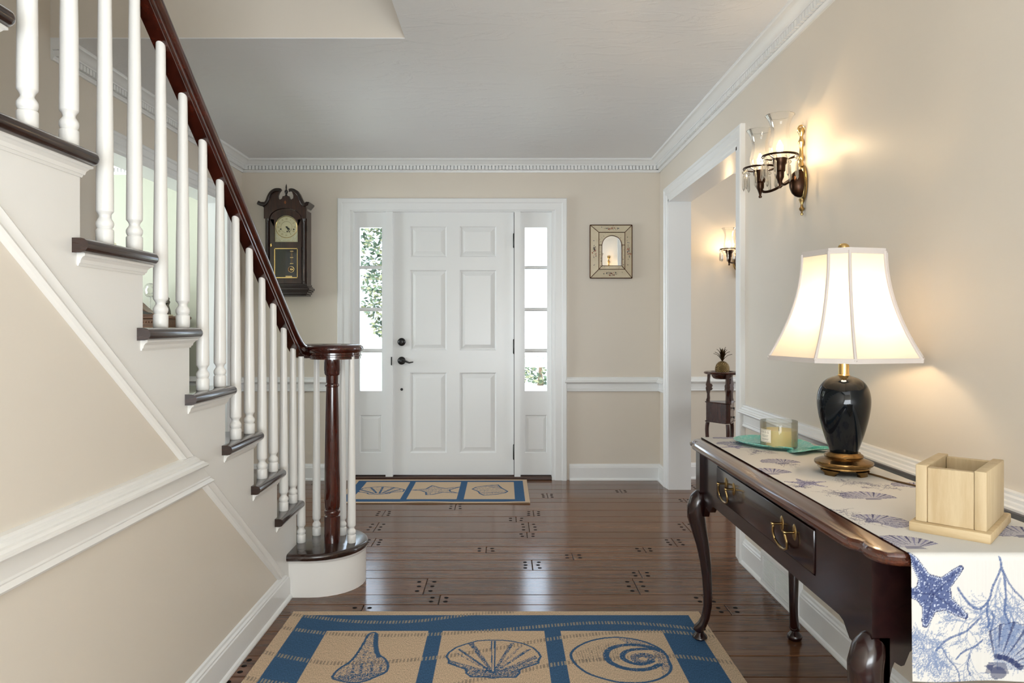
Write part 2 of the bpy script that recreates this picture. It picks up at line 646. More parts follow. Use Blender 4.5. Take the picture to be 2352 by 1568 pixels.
for nm, ax, a0, a1, w, s in (('baseboard_front_left', 'x', XL, -1.285, YF, -1), ('baseboard_front_right', 'x', 0.505, XR, YF, -1),
                             ('baseboard_right', 'y', -2.2, ORI[0] - .093, XR, -1), ('baseboard_right_far', 'y', ORI[1] + .093, YF, XR, -1),
                             ('baseboard_left', 'y', OLE[1] + .093, YF, XL, 1),
                             ('baseboard_living', 'x', -5.6, XL - WT, 5.60, -1), ('baseboard_dining', 'x', XR + WT, 4.9, 5.56, -1)):
    mb = MB()
    run(mb, BASE, ax, a0, a1, w, s)
    struct(mb.build(nm, 'white', sharp=25))
for i, (ax, a0, a1, w, s) in enumerate((('x', XL, -1.262, YF, -1), ('x', 0.470, XR, YF, -1), ('y', -2.2, ORI[0] - .084, XR, -1),
                                        ('y', ORI[1] + .093, YF, XR, -1), ('y', OLE[1] + .093, YF, XL, 1),
                                        ('x', -5.6, XL - WT, 5.60, -1), ('x', XR + WT, 4.9, 5.56, -1))):
    mb = MB()
    run(mb, RAIL, ax, a0, a1, w, s)
    struct(mb.build('trim_%d' % (6 + i), 'white', sharp=25))

# doorway casings and jamb linings
mb = MB()
casing(mb, CASE, 'y', XR, -1, ORI[0], ORI[1], ORI[2])
o = struct(mb.build('trim_13', 'white', sharp=25))
jb = MB()
jb.box(XR - .012, XR + WT + .012, ORI[0] - .001, ORI[0] + .018, 0, ORI[2])
jb.box(XR - .012, XR + WT + .012, ORI[1] - .018, ORI[1] + .001, 0, ORI[2])
jb.box(XR - .012, XR + WT + .012, ORI[0], ORI[1], ORI[2] - .018, ORI[2] + .001)
jb.build('jamb_lining', 'white', o)
mb = MB()
casing(mb, CASE, 'y', XL, 1, OLE[0], OLE[1], OLE[2])
o = struct(mb.build('trim_14', 'white', sharp=25))
jb = MB()
jb.box(XL - WT - .012, XL + .012, OLE[0] - .001, OLE[0] + .018, 0, OLE[2])
jb.box(XL - WT - .012, XL + .012, OLE[1] - .018, OLE[1] + .001, 0, OLE[2])
jb.box(XL - WT - .012, XL + .012, OLE[0], OLE[1], OLE[2] - .018, OLE[2] + .001)
jb.build('jamb_lining', 'white', o)

# ------------------------------------------------------------------ floor of random-width pegged planks
fl = struct(MB().box(XL - WT, 4.9, -2.2, 5.60, -0.06, -0.004).build('floor', 'gap'))
rnd = random.Random(7)
lines = [4.607, 4.452, 4.325, 4.116, 4.0, 3.844, 3.738, 3.624, 3.472, 3.360, 3.154, 3.042]
rows = [(b, a) for a, b in zip(lines, lines[1:])]
y, w3 = lines[0], (.206, .112, .155, .112, .155)
i = 0
while y < 5.59:
    w = w3[i % 5]
    rows.append((y, min(y + w, 5.60)))
    y += w
    i += 1
y, i = lines[-1], 0
while y > -1.2:
    w = (.112, .155, .206, .155, .112, .155)[i % 6]
    rows.append((y - w, y))
    y -= w
    i += 1
peg_me = MB().lathe([(.0100, 0), (.0100, .0012), (0, .0014)], seg=8).mesh('plug')
peg_me.materials.append(M['peg'])
n_peg = 0
for (ya, yb) in sorted(rows, key=lambda r: -r[0]):
    wide = (ya > 3.5)
    x_left, x_end = (XL - WT, 3.4) if wide else (XS - 0.4, XR)
    x = x_left - rnd.uniform(0, 1.2)
    cuts = []
    while x < x_end:
        x += rnd.uniform(0.75, 1.9)
        if x_left + .15 < x < x_end - .15:
            cuts.append(x)
    ends = [x_left] + cuts + [x_end]
    for xa, xb in zip(ends, ends[1:]):
        g = 0.0013
        pl = MB()
        dz = rnd.uniform(-.0004, .0004)
        ch = .0022
        pl.stack([[(xa + g, ya + g, -.004), (xb - g, ya + g, -.004), (xb - g, yb - g, -.004), (xa + g, yb - g, -.004)],
                  [(xa + g, ya + g, -ch + dz), (xb - g, ya + g, -ch + dz), (xb - g, yb - g, -ch + dz), (xa + g, yb - g, -ch + dz)],
                  [(xa + g + ch, ya + g + ch, dz), (xb - g - ch, ya + g + ch, dz), (xb - g - ch, yb - g - ch, dz), (xa + g + ch, yb - g - ch, dz)]])
        po = pl.build('plank', 'floorwood', fl, sharp=5)
        if ya > 2.1 and n_peg < 300:
            w = yb - ya
            n = 2 if w < .14 else 3
            for xe, s in ((xa, 1), (xb, -1)):
                if xe in (x_left, x_end) or not (-1.4 < xe < 2.2):
                    continue
                for q in range(n):
                    yy = ya + w * (q + .8) / (n + .6)
                    link_mesh('plug', peg_me, po, (xe + s * (.032 + rnd.uniform(-.004, .004)), yy, dz - .0006))
                    n_peg += 1

# ------------------------------------------------------------------ front door with its two sidelights
mb = MB()
DT = 2.055
casing(mb, [(0, 0), (0, .014), (.008, .018), (.055, .018), (.060, .026), (.088, .027), (.094, .020), (.094, 0)], 'x', YF, -1, -1.172, 0.392, DT + .005)
struct(mb.build('trim_15', 'white', sharp=25))
fr = MB()      # frame: side jambs, head, mullion posts
YD = YF + .045
fr.box(-1.190, -1.150, YF - .004, YF + .16, 0, DT + .02)
fr.box(0.372, 0.410, YF - .004, YF + .16, 0, DT + .02)
fr.box(-1.150, 0.372, YF - .004, YF + .16, DT, DT + .03)
fr.box(-0.903, -0.849, YF + .012, YF + .16, 0, DT)
fr.box(0.0855, 0.132, YF + .012, YF + .16, 0, DT)
fr.box(-0.903, -0.820, YD + .046, YF + .16, 0, DT)
fr.box(0.060, 0.132, YD + .046, YF + .16, 0, DT)
fr.box(-0.9, 0.13, YD + .046, YF + .16, DT - .03, DT)
fr.box(-1.150, -0.903, YD + .041, YF + .16, 0, .06)
fr.box(0.132, 0.372, YD + .041, YF + .16, 0, .06)
fr.box(-0.9, 0.13, YD + .046, YF + .16, 0, .05)
struct(fr.build('trim_16', 'white'))
th = MB().box(-1.15, 0.372, YF - .005, YF + .25, 0, .022, .004)
struct(th.build('trim_17', wood('threshold_oak', (50, 30, 22), (86, 56, 40), 'x', .4)))


def panel(mb, x0, x1, z0, z1, y, lip=.012, bev=.030, flat=.006):
    """raised panel in an opening of a frame whose face is at depth y"""
    g = y + lip
    mb.stack([[(x0, y + .03, z0), (x1, y + .03, z0), (x1, y + .03, z1), (x0, y + .03, z1)],
              [(x0, g, z0), (x1, g, z0), (x1, g, z1), (x0, g, z1)],
              [(x0 + flat, g, z0 + flat), (x1 - flat, g, z0 + flat), (x1 - flat, g, z1 - flat), (x0 + flat, g, z1 - flat)],
              [(x0 + flat + bev, y + .002, z0 + flat + bev), (x1 - flat - bev, y + .002, z0 + flat + bev),
               (x1 - flat - bev, y + .002, z1 - flat - bev), (x0 + flat + bev, y + .002, z1 - flat - bev)]])


def bead(mb, x0, x1, z0, z1, y, w=.010, d=.010):
    """sloping moulding round the inside of a frame opening, from the face at y down to y + d"""
    o = [(x0, z0), (x1, z0), (x1, z1), (x0, z1)]
    i = [(x0 + w, z0 + w), (x1 - w, z0 + w), (x1 - w, z1 - w), (x0 + w, z1 - w)]
    mb.add([(a, y, b) for a, b in o] + [(a, y + d, b) for a, b in i] + [(a, y + d + .01, b) for a, b in o],
           [(k, (k + 1) % 4, 4 + (k + 1) % 4, 4 + k) for k in range(4)] + [(4 + k, 4 + (k + 1) % 4, 8 + (k + 1) % 4, 8 + k) for k in range(4)])


def fx(px):
    return (px - CX) / 300.0 * (YD / YF)


def fz(py):
    return H - (py - CY) / 300.0 * (YD / YF)


door = struct(empty('door_1', (fx(1041), YD, 0)))
x0, x1, z0, z1 = fx(903), fx(1180), .030, fz(487)
cols = [(fx(941.5), fx(1026)), (fx(1055.5), fx(1140))]
rws = [(fz(590), fz(519.5)), (fz(804.5), fz(620)), (fz(1040), fz(855.5))]
st = MB()
for a, b in ((x0, cols[0][0]), (cols[0][1], cols[1][0]), (cols[1][1], x1)):
    st.box(a, b, YD, YD + .04, z0, z1)
for a, b in cols:
    zz = [z0, rws[2][0], rws[2][1], rws[1][0], rws[1][1], rws[0][0], rws[0][1], z1]
    for c, d in zip(zz[::2], zz[1::2]):
        st.box(a, b, YD, YD + .04, c, d)
st.build('frame', 'white', door)
for a, b in cols:
    for c, d in rws:
        p = MB()
        panel(p, a + .008, b - .008, c + .008, d - .008, YD)
        bead(p, a, b, c, d, YD)
        p.build('panel', 'white', door, sharp=4)
for pz in (785, 828):
    lk = MB().lathe([(0, -.024), (.012, -.024), (.022, -.020), (.030, -.012), (.031, 0)], (fx(922.6), YD, fz(pz)), 24, 'y')
    if pz == 828:
        h = lk.build('lever_rosette', 'black', door)
        lv_ = MB().tube([(fx(922.6), YD - .01, fz(828)), (fx(922.6), YD - .05, fz(828)), (fx(926), YD - .056, fz(828)), (fx(934), YD - .056, fz(829)),
                         (fx(942), YD - .054, fz(832)), (fx(951), YD - .050, fz(830.5))], [.009, .009, .010, .008, .006, .004], 10)
        lv_.build('lever', 'black', h)
    else:
        h = lk.build('deadbolt', 'black', door)
        MB().box(fx(922.6) - .004, fx(922.6) + .004, YD - .036, YD - .02, fz(785) - .016, fz(785) + .016, .002).build('thumb_turn', 'black', h)
MB().lathe([(0, -.006), (.009, -.006), (.011, 0)], (fx(922.6), YD, fz(894)), 16, 'y').build('bolt_hole_plug', 'black', door)
for a, b in ((537, 568), (780, 811), (1021, 1054)):
    MB().lathe([(0, fz(b) - .006), (.004, fz(b) - .004), (.0070, fz(b)), (.0070, fz(a)), (.004, fz(a) + .004), (0, fz(a) + .006)], (fx(1180.4), YD - .007, 0), 10).build('hinge', 'black', door)
MB().box(fx(1180.2), fx(1182.0), YD + .006, YD + .04, .03, z1 + .004).box(x0, fx(1182.0), YD + .006, YD + .04, z1 + .0008, z1 + .0048).box(fx(901.6), x0 - .0005, YD + .006, YD + .04, .03, z1).build('weatherstrip', 'black', door)
MB().box(fx(899.6), fx(902), YF + .008, YD, fz(838), fz(819)).build('strike_plate', 'black', door)

panes_z = [(522.3, 610), (617.5, 706), (714.5, 800.6), (810, 897.7)]
for wi, (fa, fb, ga, gb) in enumerate(((-1.150, -0.903, 826.5, 877), (0.132, 0.372, 1205.5, 1256.3))):
    win = struct(empty('window_%d' % (wi + 1), ((fa + fb) / 2, YD, 0)))
    ga, gb = fx(ga), fx(gb)
    s = MB()
    s.box(fa, ga, YD, YD + .04, .03, DT)
    s.box(gb, fb, YD, YD + .04, .03, DT)
    s.box(ga, gb, YD, YD + .04, fz(522.3), DT)
    pz0, pz1 = fz(1039.7), fz(952.7)
    s.box(ga, gb, YD, YD + .04, pz1, fz(897.7))
    s.box(ga, gb, YD, YD + .04, .03, pz0)
    s.build('sash_frame', 'white', win)
    p = MB()
    panel(p, ga - .002, gb + .002, pz0, pz1, YD + .002, .012, .024)
    bead(p, ga, gb, pz0, pz1, YD, .008)
    p.build('lower_panel', 'white', win, sharp=4)
    for (a, b), (c, d) in zip(panes_z, panes_z[1:]):
        zb, zt = fz(c), fz(b)
        MB().prism([(zb, 0), (zt, 0)] and [(YD + .028, zb), (YD + .028, zt), (YD + .012, zt), (YD + .004, (zb + zt) / 2 + .004), (YD + .004, (zb + zt) / 2 - .004), (YD + .012, zb)], 'x', ga, gb).build('muntin', 'white', win)
    for a, b in panes_z:
        MB().box(ga - .004, gb + .004, YD + .018, YD + .022, fz(b) - .004, fz(a) + .004).build('pane', 'glass', win)

# ------------------------------------------------------------------ staircase
RISE, RUN, NT_ = 0.195, 0.2757, 13


def RY(k):
    return 3.237 - (k - 2) * RUN      # face of riser k


stair = thing('staircase', 'white painted staircase with dark treads, slim white balusters and mahogany handrail', 'staircase', (-1.46, 3.2, 0))
XE = XS + .035                        # end of the tread returns
NOSE = .030
TH = .032


def half_round(levels, r):
    return [(z, r - math.sqrt(max(0, r * r - (z - r) ** 2))) for z in levels]


def arc(cx, cy, r, a0, a1, n):
    return [(cx + r * math.cos(R(a0 + (a1 - a0) * i / n)), cy + r * math.sin(R(a0 + (a1 - a0) * i / n))) for i in range(n + 1)]


def tread_outline(k, o, lip=0.0):
    """plan of tread k, pulled in by o on its open front and end"""
    yb, yf, xr = RY(k + 1), RY(k) + NOSE - o, XE - o
    rc = max(.004, .020 - o)
    return [(XL, yb), (XS - .004, yb), (XS - .004, yb - .030), (xr, yb - .030)] + arc(xr - rc, yf - rc, rc, 0, 90, 5) + [(XL, yf)]


ZL = [0, .002, .005, .010, .016, .022, .027, .030, .032]
for k in range(2, NT_ + 1):
    zt = k * RISE
    t = MB()
    t.stack([[(x, y, zt - TH + z) for x, y in tread_outline(k, o)] for z, o in half_round(ZL, TH / 2)])
    to = t.build('tread', 'tread', stair, sharp=50)
    # white cove moulding under the nosing, along the front and the end
    m = MB()
    lv = [(0.0, .003), (.006, .005), (.006, .007), (.014, .009), (.020, .014), (.022, .019), (.027, .019)]
    m.stack([[(x, y, zt - TH - .027 + z) for x, y in [(XL, RY(k) - .01), (XS - .01, RY(k) - .01), (XS - .01, RY(k + 1) - .010), (XS + d, RY(k + 1) - .010 - .2 * d), (XS + d, RY(k) + d), (XL, RY(k) + d)]] for z, d in lv])
    m.build('tread_moulding', 'shade_white', to, sharp=25)
for k in range(2, NT_ + 2):
    MB().box(XL, XS - .003, RY(k) - .02, RY(k), (k - 1) * RISE, k * RISE - (TH if k <= NT_ else 0)).build('riser', 'shade_white', stair)


# starting step with a half-round end
def bull(o, n=16):
    cx, cy, r = -.842, 3.325, .205
    return [(XL, cy - r + o)] + [(x, y) for x, y in arc(cx, cy, r - o, -90, 90, n)] + [(XL, cy + r - o)]


def bull_tread(o, n=18):
    pts = [(XL, RY(2) - .004), (XS, RY(2) - .004), (XS, 3.085 + o), (-.885, 3.085 + o)]
    cx, cy, r = -.850, 3.312, .227 - o
    pts += arc(cx, cy, r, -88, 90, n) + [(XL, cy + r)]
    return pts


t1 = MB()
t1.stack([[(x, y, RISE - TH + z) for x, y in bull_tread(o)] for z, o in half_round(ZL, TH / 2)])
to = t1.build('tread', 'tread', stair, sharp=50)
m = MB()
m.stack([[(x, y, RISE - TH - .014 + z) for x, y in bull(.0 - d)] for z, d in ((0, .001), (.004, .004), (.012, .008), (.014, .008))])
m.build('tread_moulding', 'shade_white', to, sharp=25)
m = MB()
m.stack([[(x, y, z) for x, y in bull(0)] for z in (0, RISE - TH - .01)])
m.build('riser', 'shade_white', stair, sharp=30)


DS = .735


def diag(Y):
    return .793 - DS * (Y - 2.1555)      # lower edge of the skirt, z at Y


def diag_y(z):
    return 2.1555 + (.793 - z) / DS


# skirt board: stepped on top, sloping below
YT = RY(NT_ + 1)
pts = [(YT, diag(YT)), (diag_y(0.0), 0.0), (RY(2), 0.0)]
for k in range(2, NT_ + 1):
    pts += [(RY(k), k * RISE - TH - .001), (RY(k + 1), k * RISE - TH - .001)]
sk = MB().prism(pts, 'x', XS - .03, XS)
sk.build('skirt_board', 'shade_white', stair)
# sloping moulding along the bottom of the skirt, above and below the chair rail
ang = math.atan2(-DS, 1)
PROF = [(0, 0), (.004, .012), (.010, .016), (.018, .012), (.028, .011), (.036, .015), (.042, .010), (.046, 0)]


def slope_mould(ya, yb, ca, cb):
    """profile: (distance below the skirt edge, depth off the wall); ca, cb: height where each end is cut level (or None)"""
    mb = MB()
    nrm = Vector((0, math.sin(ang), -math.cos(ang)))          # points down and back, away from the skirt
    n = len(PROF)
    vs = []
    for yy, cut in ((ya, ca), (yb, cb)):
        for w, d in PROF:
            base_y, base_z = yy, diag(yy)
            p = Vector((XS - .008 + d, base_y, base_z)) + nrm * w
            if cut is not None:
                dz = cut - p.z
                p = Vector((p.x, p.y - dz / DS, cut))
            vs.append(p)
    mb.add(vs, [tuple(range(n)), tuple(range(n, 2 * n))] + [(i, (i + 1) % n, n + (i + 1) % n, n + i) for i in range(n)])
    return mb


slope_mould(YT, diag_y(.775), None, .787).build('skirt_moulding', 'shade_white', stair, sharp=25)
slope_mould(diag_y(.68), diag_y(.13), .680, .122).build('skirt_moulding', 'shade_white', stair, sharp=25)

# wall below the stairs with its chair rail and baseboard
pts = [(-2.2, 0), (3.20, 0), (3.20, .03), (diag_y(.06), .09), (YT, diag(YT) + .03), (-2.2, diag(YT) + .03)]
struct(MB().prism(pts, 'x', XS - .10, XS - .008).build('wall_stair', 'cream'))
mb = MB()
run(mb, RAIL, 'y', -2.2, 0, XS - .008, 1, end1=lambda d, h: diag_y(h) - .004)
struct(mb.build('trim_18', 'shade_white', sharp=25))
mb = MB()
run(mb, BASE, 'y', -2.2, 0, XS - .008, 1, end1=lambda d, h: min(3.165 - .6 * max(0, d - .016), diag_y(h) - .002))
struct(mb.build('baseboard_stair', 'white', sharp=25))


# balusters
def baluster(h):
    return MB().lathe([(.0180, 0), (.0195, .002), (.0195, .034), (.0175, .037), (.0155, .038), (.0180, .041), (.0196, .047), (.0192, .053), (.0165, .058),
                       (.0128, .063), (.0125, .067), (.0145, .072), (.0185, .077), (.0192, .079), (.0192, .10), (.0182, .25), (.0155, h * .62), (.0125, h)], seg=16)


XB = -.936


def under(Y):
    return 1.462 - RISE / RUN * (Y - 2.644)       # underside of the handrail


for k in range(2, NT_ + 1):
    for dy in (.030, .166):
        Yb = RY(k) - dy
        zb = k * RISE
        o = baluster(under(Yb) - zb + .02).build('baluster', 'shade_white', stair, local=True, sharp=50)
        o.location = Vector((XB, Yb, zb)) - OFF[stair]
LEV = 1.026
for (bx, by) in ((-.917, 3.270), (-.877, 3.385), (-.757, 3.390), (-.688, 3.268)):
    o = baluster(LEV - RISE + .012).build('baluster', 'shade_white', stair, local=True, sharp=50)
    o.location = Vector((bx, by, RISE)) - OFF[stair]

NX, NY = -.779, 3.282
nw = MB().lathe([(.0355, 0), (.0355, .118), (.031, .122), (.031, .128), (.035, .131), (.0362, .138), (.034, .145), (.031, .147), (.031, .152), (.0345, .156),
                 (.0355, .20), (.034, .34), (.0305, .56), (.0272, .700), (.0272, .704), (.031, .707), (.0318, .714), (.029, .720), (.0272, .722), (.0285, .756),
                 (.033, .760), (.0352, .768), (.0352, .776), (.0365, .779), (.0365, .836), (.034, .838)], (NX, NY, RISE), 32)
nw.build('newel_post', 'newel', stair, sharp=40)

# handrail: sloping run, easing and volute over the newel
RP = [(-.020, 0), (-.020, .010), (-.024, .012), (-.024, .018), (-.021, .021), (-.021, .028), (-.030, .036), (-.033, .046), (-.030, .056), (-.020, .063),
      (0, .066), (.020, .063), (.030, .056), (.033, .046), (.030, .036), (.021, .028), (.021, .021), (.024, .018), (.024, .012), (.020, .010), (.020, 0)]
path = []
Y0, Y1 = -0.3, 3.12
for i in range(12):
    Yp = Y0 + (Y1 - Y0) * i / 11
    path.append((XB, Yp, under(Yp)))
zs = under(Y1)
P0, P1, P2 = Vector((XB, Y1, zs)), Vector((XB, Y1 + (zs - LEV) * RUN / RISE, LEV)), Vector((XB, 3.345, LEV))
for i in range(1, 9):
    t = i / 8
    path.append(tuple(P0 * (1 - t) ** 2 + P1 * 2 * t * (1 - t) + P2 * t * t))
# spiral seen from above: up the left side, round the far side, down the right, back along the near side
cx0, cy0 = -.790, 3.300
tot = 34
for i in range(1, tot + 1):
    t = i / tot
    a = 180 - 395 * t
    r = .146 - .030 * min(1, t * 1.6) - .052 * t ** 1.5
    path.append((cx0 + r * math.cos(R(a)), cy0 + .030 * (1 - t) + r * math.sin(R(a)), LEV))
MB().sweep(path, RP).build('handrail', 'rail', stair, sharp=40)
cap = MB().lathe([(.030, LEV), (.052, LEV), (.056, LEV + .012), (.052, LEV + .02), (.062, LEV + .04), (.058, LEV + .058), (.040, LEV + .0655), (0, LEV + .067)], (NX - .004, NY + .012, 0), 32)
cap.build('volute_eye', 'rail', stair, sharp=40)

# ------------------------------------------------------------------ woven and printed patterns


class Canvas:
    """colours at the points of a grid; u runs along columns, v along rows (metres)"""

    def __init__(self, us, vs, col):
        self.us, self.vs = np.asarray(us), np.asarray(vs)
        self.U, self.V = np.meshgrid(self.us, self.vs)
        self.c = np.empty(self.U.shape + (3,))
        self.c[:] = lin(col)

    def win(self, u0, u1, v0, v1):
        a, b = np.searchsorted(self.us, [u0, u1])
        c, d = np.searchsorted(self.vs, [v0, v1])
        return slice(c, d + 1), slice(a, b + 1)

    def put(self, w, mask, col, alpha=1.0):
        m = (mask * alpha)[..., None]
        self.c[w] = self.c[w] * (1 - m) + np.array(lin(col)) * m

    def rect(self, u0, u1, v0, v1, col):
        w = self.win(u0, u1, v0, v1)
        self.put(w, ((self.U[w] >= u0) & (self.U[w] <= u1) & (self.V[w] >= v0) & (self.V[w] <= v1)).astype(float), col)

    def inside(self, w, pts):
        U, V = self.U[w], self.V[w]
        m = np.zeros(U.shape, bool)
        n = len(pts)
        for i in range(n):
            (a, b), (c, d) = pts[i], pts[(i + 1) % n]
            if b == d:
                continue
            m ^= ((b > V) != (d > V)) & (U < (c - a) * (V - b) / (d - b) + a)
        return m

    def poly(self, pts, col, alpha=1.0, noise=0.0, rs=None):
        us, vs = [p[0] for p in pts], [p[1] for p in pts]
        w = self.win(min(us), max(us), min(vs), max(vs))
        m = self.inside(w, pts).astype(float)
        if noise:
            m *= (rs.random(m.shape) < noise)
        self.put(w, m, col, alpha)

    def line(self, pts, width, col, alpha=1.0, closed=False, noise=0.0, rs=None):
        pts = list(pts) + ([pts[0]] if closed else [])
        n = len(pts)
        ws = width if isinstance(width, (list, tuple)) else [width] * n
        for i in range(n - 1):
            (a, b), (c, d) = pts[i], pts[i + 1]
            h = max(ws[i], ws[i + 1]) / 2 + .001
            w = self.win(min(a, c) - h, max(a, c) + h, min(b, d) - h, max(b, d) + h)
            U, V = self.U[w], self.V[w]
            if U.size == 0:
                continue
            L = (c - a) ** 2 + (d - b) ** 2 + 1e-12
            t = np.clip(((U - a) * (c - a) + (V - b) * (d - b)) / L, 0, 1)
            dist = np.hypot(U - a - t * (c - a), V - b - t * (d - b))
            m = (dist <= (ws[i] + (ws[i + 1] - ws[i]) * t) / 2).astype(float)
            if noise:
                m *= (rs.random(m.shape) < noise)
            self.put(w, m, col, alpha)

    def mesh(self, name, pos):
        """pos: array of the points, shape (rows, columns, 3)"""
        nv, nu = self.U.shape
        me = bpy.data.meshes.new(name)
        me.vertices.add(nu * nv)
        me.vertices.foreach_set('co', pos.reshape(-1).astype(np.float32))
        i = np.arange((nv - 1) * nu).reshape(nv - 1, nu)[:, :-1].reshape(-1)
        q = np.stack([i, i + nu, i + nu + 1, i + 1], 1)
        nf = len(q)
        me.loops.add(nf * 4)
        me.loops.foreach_set('vertex_index', q.reshape(-1).astype(np.int32))
        me.polygons.add(nf)
        me.polygons.foreach_set('loop_start', (np.arange(nf) * 4).astype(np.int32))
        at_ = me.color_attributes.new('Col', 'FLOAT_COLOR', 'POINT')
        at_.data.foreach_set('color', np.concatenate([self.c, np.ones(self.U.shape + (1,))], 2).reshape(-1).astype(np.float32))
        me.update()
        me.polygons.foreach_set('use_smooth', np.ones(nf, bool))
        return me


RS = np.random.default_rng(3)
TAN, BLUE, DARK = (204, 180, 152), (62, 95, 130), (98, 92, 90)


SHIFT = [0.0, 0.0]      # moves a drawn motif to another square


def zoomed(ox, oy, s, pts):
    """points read off an enlarged crop of the photograph, laid on the floor"""
    return [(a + SHIFT[0], b + SHIFT[1]) for a, b in (on_floor(ox + x / s, oy + y / s) for x, y in pts)]


def smooth(pts, k=2, closed=True):
    for _ in range(k):
        out = []
        n = len(pts)
        for i in range(n if closed else n - 1):
            (a, b), (c, d) = pts[i], pts[(i + 1) % n]
            out += [(a * .75 + c * .25, b * .75 + d * .25), (a * .25 + c * .75, b * .25 + d * .75)]
        pts = out if closed else [pts[0]] + out + [pts[-1]]
    return pts


def dashes(cv, line, width, pitch, fx_=lambda c: c):
    """a wavy band of short stitched dashes: pale on blue, dark on tan"""
    line = smooth(line, 2, False)
    xs = np.array([p[0] for p in line])
    ys = np.array([p[1] for p in line])
    yc = np.interp(cv.U, xs, ys, left=99, right=99)
    band = np.abs(cv.V - yc) < width / 2
    on = ((cv.U / pitch) % 1.0) < 0.5
    blue = cv.c[..., 2] > cv.c[..., 0] * 1.3
    m1 = (band & on & blue).astype(float)[..., None]
    m2 = (band & on & ~blue).astype(float)[..., None]
    cv.c = cv.c * (1 - .75 * m1) + np.array(lin((176, 162, 138))) * .75 * m1
    cv.c = cv.c * (1 - .55 * m2) + np.array(lin(DARK)) * .55 * m2


def slab(name, mat, cv, x_of, y_of, thick, lift=None):
    """the patterned top plus the thickness of the rug under it"""
    X, Y = x_of(cv.U), y_of(cv.V)
    Z = np.full(X.shape, thick)
    if lift is not None:
        Z = Z + lift(X, Y)
    pos = np.stack([X, Y, Z], 2)
    me = cv.mesh(name, pos)
    me.materials.append(mat)
    return me


cloth_rug = attr_cloth('flatwoven_rug', 0.95, 0.5, 480, 110, 0.34)
# big rug ---------------------------------------------------------
XA, XB_, YA, YB_ = -.860, .800, 0.55, 2.955
us = np.linspace(XA, XB_, 640)
vs = np.concatenate([np.arange(YA, 1.3, .012), np.arange(1.3, YB_, .0026), [YB_]])
cv = Canvas(us, vs, TAN)
cv.rect(XA + .05, XB_ - .05, YA + .04, YB_ - .038, BLUE)
for (a, b) in ((-.678, -.286), (-.232, .157), (.220, .610)):
    top = 2.765
    while top - .45 > YA + .1:
        cv.rect(a, b, top - .45, top, TAN)
        top -= .51
Z6 = (700, 1430, 7.84)
conch = smooth(zoomed(*Z6, [(1200, 205), (1290, 205), (1308, 290), (1296, 420), (1320, 560), (1350, 620), (1430, 660), (1490, 740), (1505, 850), (1450, 930),
                            (1300, 990), (1120, 1075), (900, 1120), (640, 1080), (480, 1030), (540, 930), (640, 840), (780, 760), (870, 680), (960, 560), (1040, 430), (1110, 300), (1140, 240)]), 1)
Z4 = (1000, 1440, 7.84)
scallop = zoomed(*Z4, [(195, 560), (250, 480), (380, 390), (560, 330), (760, 275), (960, 260), (1200, 262), (1400, 285), (1600, 330), (1760, 400), (1860, 490), (1895, 560), (1860, 620),
                       (1850, 680), (1520, 790), (1510, 860), (1440, 930), (1180, 930), (1040, 950), (900, 925), (640, 925), (560, 860), (550, 790), (240, 680), (240, 610)])
Z5 = (1280, 1440, 7.84)
naut = smooth(zoomed(*Z5, [(235, 560), (260, 470), (360, 380), (540, 290), (780, 230), (1040, 208), (1260, 225), (1500, 265), (1720, 345), (1870, 430), (1960, 520), (2000, 610), (2060, 740),
                           (2030, 840), (1930, 920), (1780, 990), (1500, 1040), (1150, 1030), (1000, 1005), (760, 940), (560, 870), (420, 780), (320, 690)]), 1)


def moved(pts):
    return [(a + SHIFT[0], b + SHIFT[1]) for a, b in pts]


def d_conch(cv):
    cv.poly(moved(conch), BLUE, 1.0, 0.30, RS)
    cv.poly(zoomed(*Z6, [(500, 1020), (800, 960), (1300, 930), (1440, 925), (1300, 990), (1100, 1070), (700, 1080)]), BLUE, 1, .55, RS)
    for p in ([(880, 790), (860, 930)], [(1030, 760), (1000, 930)], [(1220, 730), (1190, 910)], [(1370, 800), (1350, 900)]):
        cv.line(zoomed(*Z6, p), .010, BLUE, 1, False, .6, RS)
    cv.line(zoomed(*Z6, [(1285, 230), (1270, 400), (1290, 560), (1340, 640)]), .016, BLUE)
    cv.line(moved(conch), .009, BLUE, 1, True)


def d_scallop(cv):
    cv.poly(zoomed(*Z4, [(240, 620), (900, 800), (1180, 800), (1860, 620), (1850, 680), (1520, 790), (1440, 930), (1040, 950), (640, 925), (550, 790), (240, 680)]), BLUE, 1, .60, RS)
    ap = (1040, 860)
    for a, b, n in (((1000, 275), (1095, 275), 1), ((590, 325), (690, 310), .75), ((400, 430), (440, 415), .9), ((330, 480), (420, 500), .4),
                    ((1340, 330), (1430, 300), .7), ((1500, 370), (1590, 350), .35), ((1640, 430), (1740, 420), .7), ((1800, 540), (1850, 600), .6)):
        cv.poly(zoomed(*Z4, [a, b, (ap[0] + 30, ap[1]), (ap[0] - 30, ap[1])]), BLUE, 1, n, RS)
    cv.line(zoomed(*Z4, [(1040, 275), (1040, 820)]), .006, TAN)
    cv.line(moved(scallop), .008, BLUE, 1, True)


